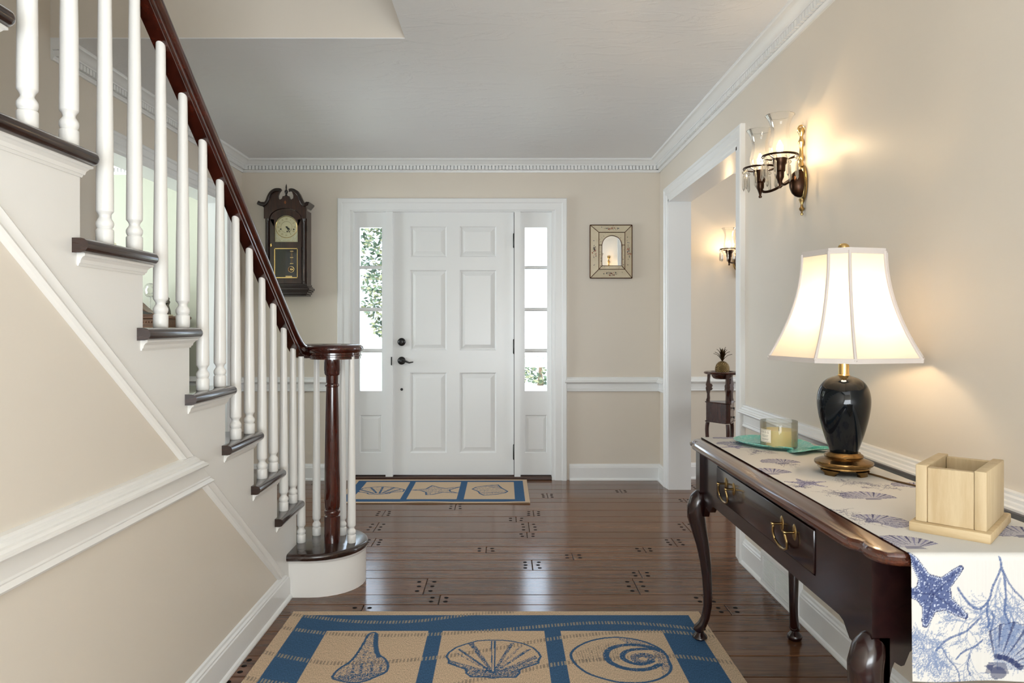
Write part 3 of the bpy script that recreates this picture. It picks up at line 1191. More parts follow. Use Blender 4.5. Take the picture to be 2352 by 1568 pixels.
def d_naut(cv):
    for x in range(330, 1060, 45):
        cv.line(zoomed(*Z5, [(x, 300 + abs(x - 1000) * .25), (x + 70, 640)]), .0035, DARK, .6, False, .6, RS)
    cv.poly(zoomed(*Z5, [(1080, 230), (1500, 265), (1870, 430), (2000, 610), (2050, 760), (1900, 900), (1860, 700), (1700, 420), (1300, 340)]), BLUE, 1, .38, RS)
    cv.line(smooth(zoomed(*Z5, [(1870, 460), (1600, 365), (1300, 340), (1060, 370), (920, 430), (870, 530), (920, 640), (1050, 720), (1250, 785), (1500, 805), (1700, 775), (1850, 700)]), 1, False), .022, BLUE, 1, False, .85, RS)
    cv.line(smooth(zoomed(*Z5, [(1750, 420), (1500, 420), (1300, 440), (1180, 500), (1170, 580), (1260, 650), (1450, 700), (1600, 690), (1720, 640)]), 1, False), .020, BLUE, 1, False, .85, RS)
    cv.poly(smooth(zoomed(*Z5, [(1300, 540), (1450, 490), (1650, 500), (1800, 560), (1720, 640), (1500, 690), (1340, 640)]), 1), BLUE, 1, .7, RS)
    cv.poly(smooth(zoomed(*Z5, [(1450, 590), (1530, 560), (1640, 600), (1600, 640), (1500, 620)]), 1), TAN)
    cv.line(moved(naut), .010, BLUE, 1, True)


for ln in ([(600, 1408), (660, 1413), (720, 1420), (800, 1430), (880, 1433), (960, 1430), (1020, 1422), (1100, 1411), (1180, 1408)],
           [(600, 1436), (640, 1443), (700, 1452), (760, 1459), (860, 1463), (980, 1461), (1060, 1456), (1150, 1450), (1250, 1441), (1350, 1433), (1450, 1433), (1560, 1442), (1680, 1460)],
           [(560, 1490), (600, 1500), (700, 1520), (760, 1528), (860, 1525), (960, 1518), (1020, 1512), (1160, 1490), (1250, 1472), (1350, 1460), (1480, 1452), (1560, 1455), (1680, 1470)],
           [(520, 1552), (700, 1585), (900, 1592), (1000, 1588), (1100, 1562), (1200, 1545), (1260, 1530), (1400, 1515), (1540, 1508), (1650, 1520), (1740, 1536)],
           [(500, 1640), (800, 1680), (1100, 1660), (1300, 1610), (1500, 1580), (1760, 1600)]):
    dashes(cv, [on_floor(x, y) for x, y in ln], .028, .0125)
d_conch(cv)
d_scallop(cv)
d_naut(cv)
for fn, dx in ((d_scallop, -.447), (d_naut, -.450), (d_conch, .897)):
    SHIFT[:] = [dx, -.51]
    fn(cv)
SHIFT[:] = [0.0, 0.0]
rug = thing('area_rug', 'large blue and tan flat-woven rug with seashell squares on the plank floor', 'rug', (0, 1.75, 0))


def lay(parent, name, me):
    me.transform(Matrix.Translation(-OFF[parent]))
    o = bpy.data.objects.new(name, me)
    COL.objects.link(o)
    o.parent = parent
    return o


lay(rug, 'woven_face', slab('woven_face', cloth_rug, cv, lambda u: u, lambda v: v, .0062))
MB().box(XA, XB_, YA, YB_, .0005, .0060, .002).build('backing', paint('rug_backing', (176, 148, 116), .95, .4, 500), rug)

# door mat --------------------------------------------------------
MA, MBx, MYA, MYB = -1.125, .178, 4.775, 5.478
us = np.linspace(MA, MBx, 400)
vs = np.linspace(MYA, MYB, 240)
cv = Canvas(us, vs, TAN)
cv.rect(MA + .035, MBx - .030, MYA + .035, MYB - .030, BLUE)
for a, b in ((-1.025, -.700), (-.655, -.318), (-.268, .078)):
    cv.rect(a, b, MYA + .105, MYB - .068, TAN)
Z7 = (760, 1070, 4.9)


def matpts(pts):
    return [(x, MYA + .105 + (y - 4.88) * .86) for x, y in zoomed(*Z7, pts)]


sc = matpts([(322, 272), (380, 240), (470, 225), (600, 218), (720, 228), (800, 245), (838, 258), (820, 282), (680, 295), (660, 308), (540, 320), (430, 315), (415, 300), (330, 288)])
cv.poly(sc, BLUE, 1, .16, RS)
for p in ([(600, 225), (555, 305)], [(470, 235), (520, 300)], [(720, 235), (590, 300)], [(360, 262), (490, 305)], [(790, 255), (620, 305)]):
    cv.line(matpts(p), .016, BLUE, 1, False, .9, RS)
cv.line(sc, .011, BLUE, 1, True)
sf = matpts([(925, 263), (1080, 248), (1150, 205), (1230, 230), (1300, 242), (1460, 222), (1340, 262), (1350, 280), (1430, 300), (1260, 292), (1150, 322), (1075, 325), (1075, 290), (1020, 270)])
cv.poly(sf, BLUE, 1, .25, RS)
cv.line(sf, .011, BLUE, 1, True)
cn = matpts([(1595, 250), (1640, 225), (1720, 210), (1800, 200), (1880, 195), (1920, 235), (1990, 280), (1960, 300), (1850, 322), (1720, 330), (1680, 310), (1660, 280)])
cv.poly(cn, BLUE, 1, .2, RS)
for p in ([(1740, 210), (1920, 242)], [(1800, 203), (1915, 225)], [(1700, 300), (1960, 290)]):
    cv.line(matpts(p), .010, BLUE, 1, False, .8, RS)
cv.line(cn, .011, BLUE, 1, True)
mat_ = thing('door_mat', 'small tan and blue woven mat with shell and starfish squares at the front door', 'mat', ((MA + MBx) / 2, 5.1, 0))


def curl(X, Y):
    return .006 * np.clip((Y - 5.30) / .18, 0, 1) ** 2 + .0035 * np.clip(np.sin(X * 9.0), 0, 1) * np.clip((4.87 - Y) / .09, 0, 1)


lay(mat_, 'woven_face', slab('woven_face', cloth_rug, cv, lambda u: u, lambda v: v, .0056, curl))
MB().box(MA, MBx, MYA, MYB, .0005, .0054, .002).build('backing', paint('mat_backing', (172, 146, 116), .95, .4, 500), mat_)

# ------------------------------------------------------------------ console table
TZ, TX0, TX1, TY0, TY1 = .745, .692, 1.155, 1.350, 2.778
table = thing('console_table', 'dark mahogany console table with curved cabriole legs against the right wall', 'table', (.92, 2.064, 0))


def top_outline(o):
    """plan of the top: shaped corners with a small cyma before each rounded corner"""
    x0, x1, y0, y1 = TX0 + o, TX1 - o, TY0 + o, TY1 - o
    rc = .030
    a = []
    def corner(cx, cy, sx, sy, order):
        # quarter from the long side to the short side; a shallow notch, then a rounded lobe
        p = [(cx, cy - sy * .125), (cx - sx * .004, cy - sy * .105), (cx - sx * .013, cy - sy * .092), (cx - sx * .016, cy - sy * .078), (cx - sx * .013, cy - sy * .066), (cx - sx * .012, cy - sy * .050)]
        q = [(cx - sx * .016, cy - sy * .030), (cx - sx * .028, cy - sy * .010), (cx - sx * .048, cy - sy * .001), (cx - sx * .075, cy)]
        p += q
        return p if order else p[::-1]
    a += corner(x0, y0, -1, -1, True)
    a += corner(x1, y0, 1, -1, False)
    a += corner(x1, y1, 1, 1, True)
    a += corner(x0, y1, -1, 1, False)
    return a


lv = [(-.026, .014), (-.024, .008), (-.021, .004), (-.017, .002), (-.012, .002), (-.010, .006), (-.008, .009), (-.005, .010), (-.002, .012), (0.0, .018)]
tt = MB()
tt.stack([[(x, y, TZ + z) for x, y in top_outline(o)] for z, o in lv])
tt.build('table_top', 'tabletop', table, sharp=30)
AX, AY0, AY1, AXB = .742, 1.420, 2.712, 1.130
zt_, zm = TZ - .025, .537


def scallop_edge(a0, a1, zlow=.500):
    """lower edge of an apron from a0 to a1: lobes by the legs, straight in the middle"""
    L = a1 - a0
    p = [(0, .470), (.045, .470), (.062, .500), (.075, .512), (.090, .508), (.108, .504), (.125, .506), (.140, .520), (.152, .532), (.172, zm)]
    if L < .6:
        p = [(q * L / 1.0, z) for q, z in p]
    half = [(a0 + q, z) for q, z in p]
    return half + [(a1 - q, z) for q, z in reversed(p)]


pts = [(AY0, zt_)] + scallop_edge(AY0, AY1) + [(AY1, zt_)]
DY0, DY1, DZ0, DZ1 = 1.712, 2.498, .580, .692
# front apron with an opening for the drawer
ap = MB()
ap.prism([(AY0, zt_)] + [p for p in scallop_edge(AY0, AY1) if p[0] < DY0] + [(DY0, zm), (DY0, zt_)], 'x', AX, AX + .02)
ap.prism([(AY1, zt_), (DY1, zt_), (DY1, zm)] + [p for p in scallop_edge(AY0, AY1) if p[0] > DY1], 'x', AX, AX + .02)
ap.box(AX, AX + .02, DY0, DY1, zm, DZ0)
ap.box(AX, AX + .02, DY0, DY1, DZ1, zt_)
ap.box(AX + .012, AX + .02, DY0, DY1, DZ0, DZ1)
ap.build('apron', 'table', table)
for ya in (AY0, AY1 - .02):
    MB().prism([(AX, zt_)] + scallop_edge(AX, AXB) + [(AXB, zt_)], 'y', ya, ya + .02).build('apron', 'table', table)
MB().box(AXB - .02, AXB, AY0 + .02, AY1 - .02, .56, zt_).build('apron', 'table', table)
dr = MB()
dr.box(AX - .004, AX + .011, DY0 + .003, DY1 - .003, DZ0 + .003, DZ1 - .003, .003, 2)
dw = dr.build('drawer', 'table', table)
for yc in (1.868, 2.352):
    hz = .652
    hd = MB()
    yA, yB = yc - .041, yc + .041
    x = AX - .004
    path = [(x - .022, yA, hz), (x - .024, yA + .002, hz - .006), (x - .022, yA - .006, hz - .022), (x - .019, yA - .002, hz - .040), (x - .017, yc - .020, hz - .050),
            (x - .016, yc, hz - .052), (x - .017, yc + .020, hz - .050), (x - .019, yB + .002, hz - .040), (x - .022, yB + .006, hz - .022), (x - .024, yB - .002, hz - .006), (x - .022, yB, hz)]
    hd.tube(path, [.0032, .0036, .0036, .0034, .0036, .0052, .0036, .0034, .0036, .0036, .0032], 10)
    ho = hd.build('bail_handle', 'brass', dw)
    for yy in (yA, yB):
        rp = MB().lathe([(0, -.003), (.009, -.0025), (.012, -.001), (.0125, 0)], (0, 0, 0), 20, 'x')
        rp.v = [(x + a * 1.0, yy + b * 1.0, hz + c * 1.7) for a, b, c in rp.v]
        rp.lathe([(.005, -.022), (.005, -.026), (.0035, -.029), (0, -.030)], (x, yy, hz), 12, 'x')
        rp.tube([(x - .001, yy, hz), (x - .024, yy, hz)], .0035, 10)
        rp.build('rosette', 'brass', ho)


def cabriole(cx, cy, dx, dy, g=.0005):
    """leg whose knee and foot lean out towards (dx, dy)"""
    st = [(.562, .002, .006), (.558, .006, .016), (.548, .013, .025), (.530, .024, .032), (.500, .032, .034), (.465, .032, .033), (.42, .022, .0285), (.36, .008, .0235), (.30, -.002, .0205), (.24, -.008, .0182),
          (.18, -.011, .0168), (.13, -.010, .0158), (.09, -.003, .0158), (.062, .010, .0175), (.046, .022, .0195), (.036, .026, .017)]
    m = MB()
    m.tube([(cx + dx * o, cy + dy * o, z) for z, o, r in st], [r for z, o, r in st], 16)
    fx_, fy_ = cx + dx * .018, cy + dy * .018
    m.lathe([(0, g), (.020, g), (.026, g + .006), (.0275, .014), (.025, .022), (.017, .030), (.014, .036)], (fx_, fy_, 0), 20)
    # toe that hooks forward over the pad
    m.tube([(cx + dx * .0, cy + dy * .0, .055), (cx + dx * .022, cy + dy * .022, .047), (cx + dx * .040, cy + dy * .040, .045)], [.014, .013, .004], 10)
    return m


for (cx, cy, dx, dy) in ((.752, 2.690, -.95, .2), (1.085, 2.690, .35, .55), (.752, 1.445, -.95, -.3), (1.085, 1.445, .4, -.6)):
    m = cabriole(cx, cy, dx, dy, .0068 if cx < .8 else .0005)      # the front feet stand on the rug
    s = .026
    m.box(cx - s, cx + s, cy - s, cy + s, .56, zt_)
    # carved ear beside the knee
    m.build('leg', 'table', table, sharp=45)

# ------------------------------------------------------------------ printed runner
RX0, RX1 = .762, 1.128
PUR, NAVY, MID = (76, 76, 114), (46, 56, 96), (120, 136, 168)
hang = .232
RR = .012
flat_len = TY1 - TY0
a_near = np.arange(0, hang + .05, .0016)
a_top = np.arange(a_near[-1] + .0026, hang + flat_len + .002, .0026)
a_far = np.arange(a_top[-1] + .006, hang * 2 + flat_len, .006)
vs = np.concatenate([a_near, a_top, a_far])
us = np.linspace(RX0, RX1, 250)
cv = Canvas(us, vs, (212, 210, 205))


def hang_pt(px, py):
    """a point of the front flap, from the photograph: (x, length along the runner)"""
    p = at(px, py, TY0 - .004)
    return (p.x, hang - (TZ - p.z))


def top_pt(px, py):
    Y = (H - TZ) * F / (py - CY)
    return ((px - CX) * Y / F, hang + (Y - TY0))


def zh(pts):
    return [hang_pt(2050 + x / 4.78, 1240 + y / 4.78) for x, y in pts]


def coral(cv, x, y, ang, ln, w, depth, col, alpha, rr, spread=.55):
    if depth == 0 or ln < .004:
        return
    pts = [(x, y)]
    a = ang
    for i in range(3):
        a += rr.uniform(-.28, .28)
        pts.append((pts[-1][0] + math.cos(a) * ln / 3, pts[-1][1] + math.sin(a) * ln / 3))
    cv.line(pts, [w, w * .9, w * .8, w * .7], col, alpha)
    for i, p in enumerate(pts[1:]):
        k = 2 if i == 2 else 1
        for _ in range(k):
            coral(cv, p[0], p[1], a + rr.choice((-1, 1)) * rr.uniform(.25, spread + .35), ln * rr.uniform(.55, .78), max(.0009, w * .66), depth - 1, col, alpha, rr, spread)


def star(cv, cx, cy, tips, wid, col, dark, pale, rr):
    n = len(tips)
    ou = []
    ordr = sorted(tips, key=lambda t: math.atan2(t[1] - cy, t[0] - cx))
    for i, t in enumerate(ordr):
        s = ordr[(i + 1) % n]
        ta = math.atan2(t[1] - cy, t[0] - cx)
        L = math.hypot(t[0] - cx, t[1] - cy)
        nx, ny = -math.sin(ta), math.cos(ta)
        tipw = wid * .22
        ou += [(t[0] - nx * tipw, t[1] - ny * tipw), (t[0] + math.cos(ta) * tipw * .5, t[1] + math.sin(ta) * tipw * .5), (t[0] + nx * tipw, t[1] + ny * tipw)]
        sa = math.atan2(s[1] - cy, s[0] - cx)
        if sa < ta:
            sa += 2 * math.pi
        m = (ta + sa) / 2
        ou += [(cx + math.cos(m) * wid, cy + math.sin(m) * wid)]
    ou2 = smooth(ou, 1)
    cv.poly(ou2, col)
    us_, vs_ = [p[0] for p in ou2], [p[1] for p in ou2]
    for _ in range(int(900 * wid / .022)):
        u, v = rr.uniform(min(us_), max(us_)), rr.uniform(min(vs_), max(vs_))
        w = cv.win(u - .0012, u + .0012, v - .0012, v + .0012)
        m = cv.inside(w, ou2) & (np.hypot(cv.U[w] - u, cv.V[w] - v) < .0011)
        cv.put(w, m.astype(float), pale if rr.random() < .45 else dark, .8)
    for t in ordr:
        cv.line([(cx, cy), t], [.0035, .0012], dark, .55)
    cv.line(ou2, .0022, dark, .9, True)
    # pale beads along the rim
    for i, p in enumerate(ou2):
        q = ou2[(i + 1) % len(ou2)]
        d = math.hypot(q[0] - p[0], q[1] - p[1])
        for j in range(max(1, int(d / .0036))):
            t = (j + .5) / max(1, int(d / .0036))
            x, y = p[0] + (q[0] - p[0]) * t, p[1] + (q[1] - p[1]) * t
            x, y = x + (cx - x) * .06, y + (cy - y) * .06
            w = cv.win(x - .0013, x + .0013, y - .0013, y + .0013)
            cv.put(w, (np.hypot(cv.U[w] - x, cv.V[w] - y) < .0012).astype(float), pale, .8)


def fan(cv, cx, cy, rad, a0, a1, col, dark, rr, ribs=15, squash=1.0, al=.75):
    """scallop shell: ribs fanning out of (cx, cy)"""
    rim = []
    for i in range(ribs + 1):
        a = R(a0 + (a1 - a0) * i / ribs)
        rr_ = rad * (1 + .04 * math.sin(i * 3.1)) * (.72 + .28 * math.sin(math.pi * i / ribs))
        rim.append((cx + math.cos(a) * rr_, cy + math.sin(a) * rr_ * squash))
    cv.poly([(cx, cy)] + rim, col, .42)
    for i, p in enumerate(rim):
        s = rr.uniform(.25, .5)
        cv.line([(cx + (p[0] - cx) * s, cy + (p[1] - cy) * s), p], [.0012, rad * .055], dark if i % 2 else col, al)
        if i < ribs:
            q = rim[i + 1]
            cv.line([p, ((p[0] + q[0]) / 2 * 1.02 - cx * .02, (p[1] + q[1]) / 2 * 1.02 - cy * .02), q], .0016, dark, al)
    for t in (.35, .55, .75, .9):
        cv.line([(cx + (p[0] - cx) * t, cy + (p[1] - cy) * t) for p in rim], .0012, dark, al * .6, False, .7, RS)
    cv.poly([(cx - rad * .22, cy - rad * .06 * squash), (cx + rad * .22, cy - rad * .06 * squash), (cx + rad * .16, cy + rad * .14 * squash), (cx - rad * .16, cy + rad * .14 * squash)], dark, .6)


rr = random.Random(11)
# flap: coral, starfish, shell
for (sx, sy, a, ln, w, d, c) in ((1180, 420, -105, .050, .0042, 5, MID), (1220, 420, -70, .055, .0042, 5, MID), (1050, 720, -140, .050, .0036, 5, MID), (760, 600, -60, .05, .0030, 4, MID),
                                 (400, 900, -100, .040, .0022, 5, MID), (240, 900, -80, .045, .0018, 5, MID), (620, 1050, -150, .045, .0026, 5, MID), (900, 1160, -120, .05, .0026, 5, MID),
                                 (1250, 700, -60, .05, .0030, 5, MID), (560, 1180, -75, .04, .0022, 4, MID), (980, 760, -30, .05, .0026, 5, MID), (300, 1100, -60, .035, .0016, 4, MID)):
    p = zh([(sx, sy)])[0]
    coral(cv, p[0], p[1], R(a), ln, w, d, c, .62, rr)
for pl, w in (([(1180, 190), (1195, 290), (1150, 400), (1090, 520), (1070, 640), (1010, 710), (960, 760), (860, 730), (760, 600), (710, 520)], .0042),
              ([(1200, 300), (1240, 480), (1235, 700), (1220, 780), (1270, 900), (1290, 980)], .004), ([(1210, 330), (1300, 520), (1444, 660)], .0034),
              ([(1050, 660), (1030, 800), (1065, 900), (1040, 960)], .004), ([(960, 850), (860, 940), (800, 1000), (580, 1070), (460, 1190)], .004),
              ([(1090, 780), (1110, 860), (1070, 1000)], .0032), ([(990, 1090), (900, 1165), (760, 1210), (680, 1290)], .0036), ([(520, 1150), (580, 1280), (700, 1400), (720, 1540)], .0026),
              ([(840, 1260), (800, 1380), (850, 1480)], .003)):
    cv.line(smooth(zh(pl), 1, False), w, (80, 100, 142), .8)
sc_ = zh([(440, 590)])[0]
star(cv, sc_[0], sc_[1], zh([(185, 140), (755, 295), (805, 835), (340, 930), (60, 555)]), .0235, (86, 98, 136), NAVY, (206, 214, 230), rr)
c0 = zh([(1140, 1420)])[0]
fan(cv, c0[0], c0[1], .098, 5, 100, MID, NAVY, rr, 13)
cv.poly(smooth(zh([(1080, 1400), (1160, 1370), (1240, 1420), (1230, 1500), (1100, 1530), (1070, 1470)]), 1), NAVY, .7)
cv.poly(zh([(1000, 1370), (1110, 1360), (1080, 1440)]), NAVY, .8)
cv.line(smooth(zh([(1140, 1270), (1260, 1290), (1380, 1380)]), 1, False), .010, NAVY, .8)
# prints along the table top
for (px, py, rad, a0, a1, sq) in ((1790, 1062, .075, 20, 160, .9), (1765, 1086, .085, 25, 155, .9), (1680, 1020, .07, 20, 160, .9), (1990, 1142, .080, 15, 165, .9), (1985, 1192, .070, -60, 110, .9),
                                  (2080, 1250, .080, 30, 165, .9), (2085, 1115, .060, 20, 160, .9), (2330, 1225, .08, 10, 170, .9), (1660, 1006, .05, 10, 170, .9), (2330, 1150, .07, 20, 160, .9)):
    p = top_pt(px, py)
    fan(cv, p[0], p[1] - .035, rad * 1.15, a0, a1, (132, 130, 164), PUR, rr, 15, sq, .95)
for (px, py, L, th0) in ((1850, 1112, .055, 20), (1690, 1028, .05, 50)):
    p = top_pt(px, py)
    star(cv, p[0], p[1], [(p[0] + L * rr.uniform(.8, 1.2) * math.cos(R(th0 + 72 * i)), p[1] + L * rr.uniform(.8, 1.2) * math.sin(R(th0 + 72 * i))) for i in range(5)], .017, (150, 148, 174), PUR, (222, 220, 228), rr)
for (px, py, a, ln) in ((1930, 1120, 40, .05), (1900, 1120, 150, .04), (1860, 1130, -30, .04), (1740, 1045, 60, .04), (1960, 1170, 200, .04), (2040, 1215, 120, .04), (1700, 1035, -40, .04), (1800, 1075, 80, .035), (2020, 1130, 30, .04)):
    p = top_pt(px, py)
    coral(cv, p[0], p[1], R(a), ln, .0018, 5, PUR, .5, rr)


def drape(s):
    """length along the runner -> (y, z), rounding both table ends"""
    lift = .0022
    y = np.empty_like(s)
    z = np.empty_like(s)
    q = RR * math.pi / 2
    s1, s2 = hang - q / 2, hang + q / 2
    e1, e2 = hang + flat_len - q / 2, hang + flat_len + q / 2
    ye, yo = TY0 - .003, TY1 + .003
    for i, v in enumerate(s):
        if v < s1:
            y[i], z[i] = ye, TZ + lift - RR - (s1 - v)
        elif v < s2:
            a = (v - s1) / RR
            y[i], z[i] = ye + RR - RR * math.cos(a), TZ + lift - RR + RR * math.sin(a)
        elif v < e1:
            y[i], z[i] = ye + RR + (yo - ye - 2 * RR) * (v - s2) / (e1 - s2), TZ + lift
        elif v < e2:
            a = (v - e1) / RR
            y[i], z[i] = yo - RR + RR * math.sin(a), TZ + lift - RR + RR * math.cos(a)
        else:
            y[i], z[i] = yo, TZ + lift - RR - (v - e2)
    return y, z


ys, zs_ = drape(vs)
X = np.repeat(us[None, :], len(vs), 0)
Yg, Zg = np.repeat(ys[:, None], len(us), 1), np.repeat(zs_[:, None], len(us), 1)
fall = np.clip((TZ - Zg) / hang, 0, 1)
side = np.where(vs < hang, -1, 1)[:, None]
Yg = Yg + side * fall * (.004 + .0035 * np.sin((X - RX0) * 34))
pos = np.stack([X, Yg, Zg], 2)
runner = thing('table_runner', 'white cloth runner printed with blue shells, coral and starfish over the console table', 'table runner', (.945, 2.064, TZ))
rm = cv.mesh('printed_cloth', pos)
rm.materials.append(attr_cloth('printed_linen', 0.85, 0.12, 900, 900, 0.03))
ro = lay(runner, 'printed_cloth', rm)
sol = ro.modifiers.new('cloth', 'SOLIDIFY')
sol.thickness = .0014
sol.offset = -1

# ------------------------------------------------------------------ lettering


def text_mesh(s, size, spacing=1.0):
    cu = bpy.data.curves.new('lettering', 'FONT')
    cu.body, cu.size, cu.align_x, cu.align_y = s, size, 'CENTER', 'CENTER'
    cu.space_character = spacing
    cu.resolution_u = 2
    o = bpy.data.objects.new('lettering', cu)
    COL.objects.link(o)
    bpy.context.view_layer.update()
    dg = bpy.context.evaluated_depsgraph_get()
    me = bpy.data.meshes.new_from_object(o.evaluated_get(dg))
    bpy.data.objects.remove(o)
    bpy.data.curves.remove(cu)
    return me


# ------------------------------------------------------------------ table lamp
LX, LY, LZ = .985, 2.085, TZ + .0024
lamp = thing('table_lamp', 'dark blue ceramic table lamp with white bell shade and brass base on the console', 'lamp', (LX, LY, LZ))
b = MB()
b.lathe([(.050, .014), (.066, .016), (.070, .020), (.069, .024), (.077, .028), (.0795, .033), (.078, .038), (.066, .043), (.054, .046), (.051, .049), (.053, .053), (.051, .057), (.046, .060), (.044, .064), (0, .064)], (LX, LY, LZ), 40)
b.build('base', 'brass_lamp', lamp, sharp=50)
for q in range(4):
    a = R(30 + 90 * q)
    fm = MB()
    o1 = arc(0, 0, .070, math.degrees(a) - 27, math.degrees(a) + 27, 8)
    i1 = arc(0, 0, .050, math.degrees(a) + 27, math.degrees(a) - 27, 8)
    o2 = arc(0, 0, .066, math.degrees(a) - 14, math.degrees(a) + 14, 8)
    i2 = arc(0, 0, .052, math.degrees(a) + 14, math.degrees(a) - 14, 8)
    fm.stack([[(LX + x, LY + y, LZ) for x, y in o2 + i2], [(LX + x, LY + y, LZ + .006) for x, y in o2 + i2], [(LX + x, LY + y, LZ + .016) for x, y in o1 + i1]])
    fm.build('foot', 'brass_lamp', lamp, sharp=50)
prof = [(.037, .0640), (.041, .076), (.050, .103), (.0600, .137), (.0675, .170), (.0715, .200), (.0712, .225), (.066, .247), (.055, .265), (.039, .277), (.022, .283), (.016, .285)]
cu = []
for i in range(len(prof) - 1):
    for t in (0, .25, .5, .75):
        p0, p1, p2, p3 = prof[max(0, i - 1)], prof[i], prof[i + 1], prof[min(len(prof) - 1, i + 2)]
        cu.append(tuple(.5 * (2 * p1[k] + (p2[k] - p0[k]) * t + (2 * p0[k] - 5 * p1[k] + 4 * p2[k] - p3[k]) * t * t + (3 * p1[k] - p0[k] - 3 * p2[k] + p3[k]) * t ** 3) for k in (0, 1)))
cu.append(prof[-1])
M['vase'] = paint('midnight_glaze', (5, 12, 18), .06, spec=.35)
MB().lathe(cu, (LX, LY, LZ), 48).build('body', 'vase', lamp, sharp=60)
MB().lathe([(.0165, .282), (.0165, .286), (.0145, .288), (.0145, .352), (.010, .354), (.008, .40), (0, .40)], (LX, LY, LZ), 20).build('neck', 'brass_bright', lamp)
SB, ST = .334, .636
RB, RT = .204, .110
base_a = math.degrees(math.atan2(-LY, -LX))
VA = [base_a + d for d in (-82, -20, 8, 70, 98, 160, 188, 250)]


def sh_r(t):
    return RT + (RB - RT) * t ** 1.95


k = NT('lamp_shade_fabric')
k.t.nodes.remove(k.b)
df, tl = k.n('ShaderNodeBsdfDiffuse'), k.n('ShaderNodeBsdfTranslucent')
df.inputs[0].default_value = (.86, .83, .78, 1)
tl.inputs[0].default_value = (.92, .86, .76, 1)
mx = k.n('ShaderNodeMixShader')
mx.inputs[0].default_value = .52
k.l(df, 0, mx, 1)
k.l(tl, 0, mx, 2)
k.l(mx, 0, k.out, 0)
M['shade'] = k.m
M['shadetrim'] = paint('shade_trim_fabric', (206, 198, 192), .8)
NS = 14
shade = MB()
rows_ = []
for i in range(NS + 1):
    t = i / NS
    r, z = sh_r(t), ST - (ST - SB) * t
    rows_.append([(LX + r * math.cos(R(a)), LY + r * math.sin(R(a)), LZ + z) for a in VA])
vsx = [p for rw in rows_ for p in rw]
fsx = [(i * 8 + j, i * 8 + (j + 1) % 8, (i + 1) * 8 + (j + 1) % 8, (i + 1) * 8 + j) for i in range(NS) for j in range(8)]
shade.add(vsx, fsx)
sho = shade.build('shade', 'shade', lamp, sharp=30)
for j in range(8):
    MB().tube([Vector(rows_[i][j]) + (Vector(rows_[i][j]) - Vector((LX, LY, rows_[i][j][2]))).normalized() * .001 for i in range(NS + 1)], .0045, 8).build('seam_piping', 'shadetrim', sho)
for rw, h in ((rows_[0], .016), (rows_[-1], .013)):
    tr = MB()
    c = Vector((LX, LY, 0))
    out = []
    for z0_, off_ in ((-h / 2, -.001), (-h / 2, .003), (h / 2, .003), (h / 2, -.001)):
        out.append([tuple(Vector(p) + (Vector(p) - c - Vector((0, 0, p[2]))).normalized() * off_ + Vector((0, 0, z0_))) for p in rw])
    n = 8
    vsx = [p for o_ in out for p in o_]
    fsx = [(i * n + j, i * n + (j + 1) % n, ((i + 1) % 4) * n + (j + 1) % n, ((i + 1) % 4) * n + j) for i in range(4) for j in range(n)]
    tr.add(vsx, fsx)
    tr.build('shade_trim', 'shadetrim', sho, sharp=20)
MB().lathe([(.004, .600), (.004, .638), (.008, .640), (.010, .641), (.015, .646), (.0165, .653), (.014, .661), (.007, .666), (0, .667)], (LX, LY, LZ), 20).build('finial', 'brass_bright', lamp)
hp = MB()
hp.tube([(LX - .05 * math.sin(math.pi * t / 12) * (1 if t < 13 else 1), LY, LZ + .39 + .215 * t / 12) for t in range(13)], .0018, 6)
hp.tube([(LX + .05 * math.sin(math.pi * t / 12), LY, LZ + .39 + .215 * t / 12) for t in range(13)], .0018, 6)
for a in VA[::2]:
    hp.tube([(LX, LY, LZ + .604), (LX + RT * math.cos(R(a)), LY + RT * math.sin(R(a)), LZ + ST - .006)], .0014, 6)
hp.build('harp', 'brass', lamp)
M['lampbulb'] = emit('lamp_bulb_glow', (255, 220, 172), 60.0)
MB().lathe([(.012, .40), (.014, .415), (.024, .440), (.030, .465), (.028, .485), (.018, .500), (0, .505)], (LX, LY, LZ), 20).build('bulb', 'lampbulb', lamp)
cord = [(LX + .05, LY - .02, LZ + .008), (LX + .075, LY - .06, LZ + .0045), (1.07, 1.98, TZ + .0058), (1.10, 1.90, TZ + .0058), (1.125, 1.82, TZ + .0058), (1.142, 1.78, TZ + .0056), (1.153, 1.77, TZ + .0056)]
MB().tube(cord, .0028, 8).build('cord', paint('brown_cord', (92, 66, 34), .5), lamp)

# ------------------------------------------------------------------ fish plate and candle
plate = thing('fish_plate', 'turquoise glazed fish-shaped plate under the candle on the runner', 'plate', (.965, 2.545, TZ + .0024))
pa, pb = Vector((.905, 2.705, 0)), Vector((1.045, 2.395, 0))
ax_ = (pb - pa).normalized()
sd = Vector((-ax_.y, ax_.x, 0))
Lp = (pb - pa).length
half = [(0, 0), (.01, .030), (.04, .058), (.10, .085), (.20, .106), (.34, .116), (.48, .112), (.60, .100), (.70, .082), (.78, .060), (.83, .052), (.88, .064), (.94, .086), (1.0, .096)]
tail = [(1.01, .06), (.965, .0), (1.01, -.06)]
out = [(t * Lp, w) for t, w in half] + [(t * Lp, w) for t, w in tail] + [(t * Lp, -w) for t, w in reversed(half[1:])]
cen = (Lp * .47, 0)


def pl(scale, z, wave=0.0):
    r_ = []
    for i, (a, b_) in enumerate(out):
        x, y = cen[0] + (a - cen[0]) * scale, cen[1] + (b_ - cen[1]) * scale
        p = pa + ax_ * x + sd * y
        r_.append((p.x, p.y, TZ + .0024 + z + wave * math.sin(i * 2.4)))
    return r_


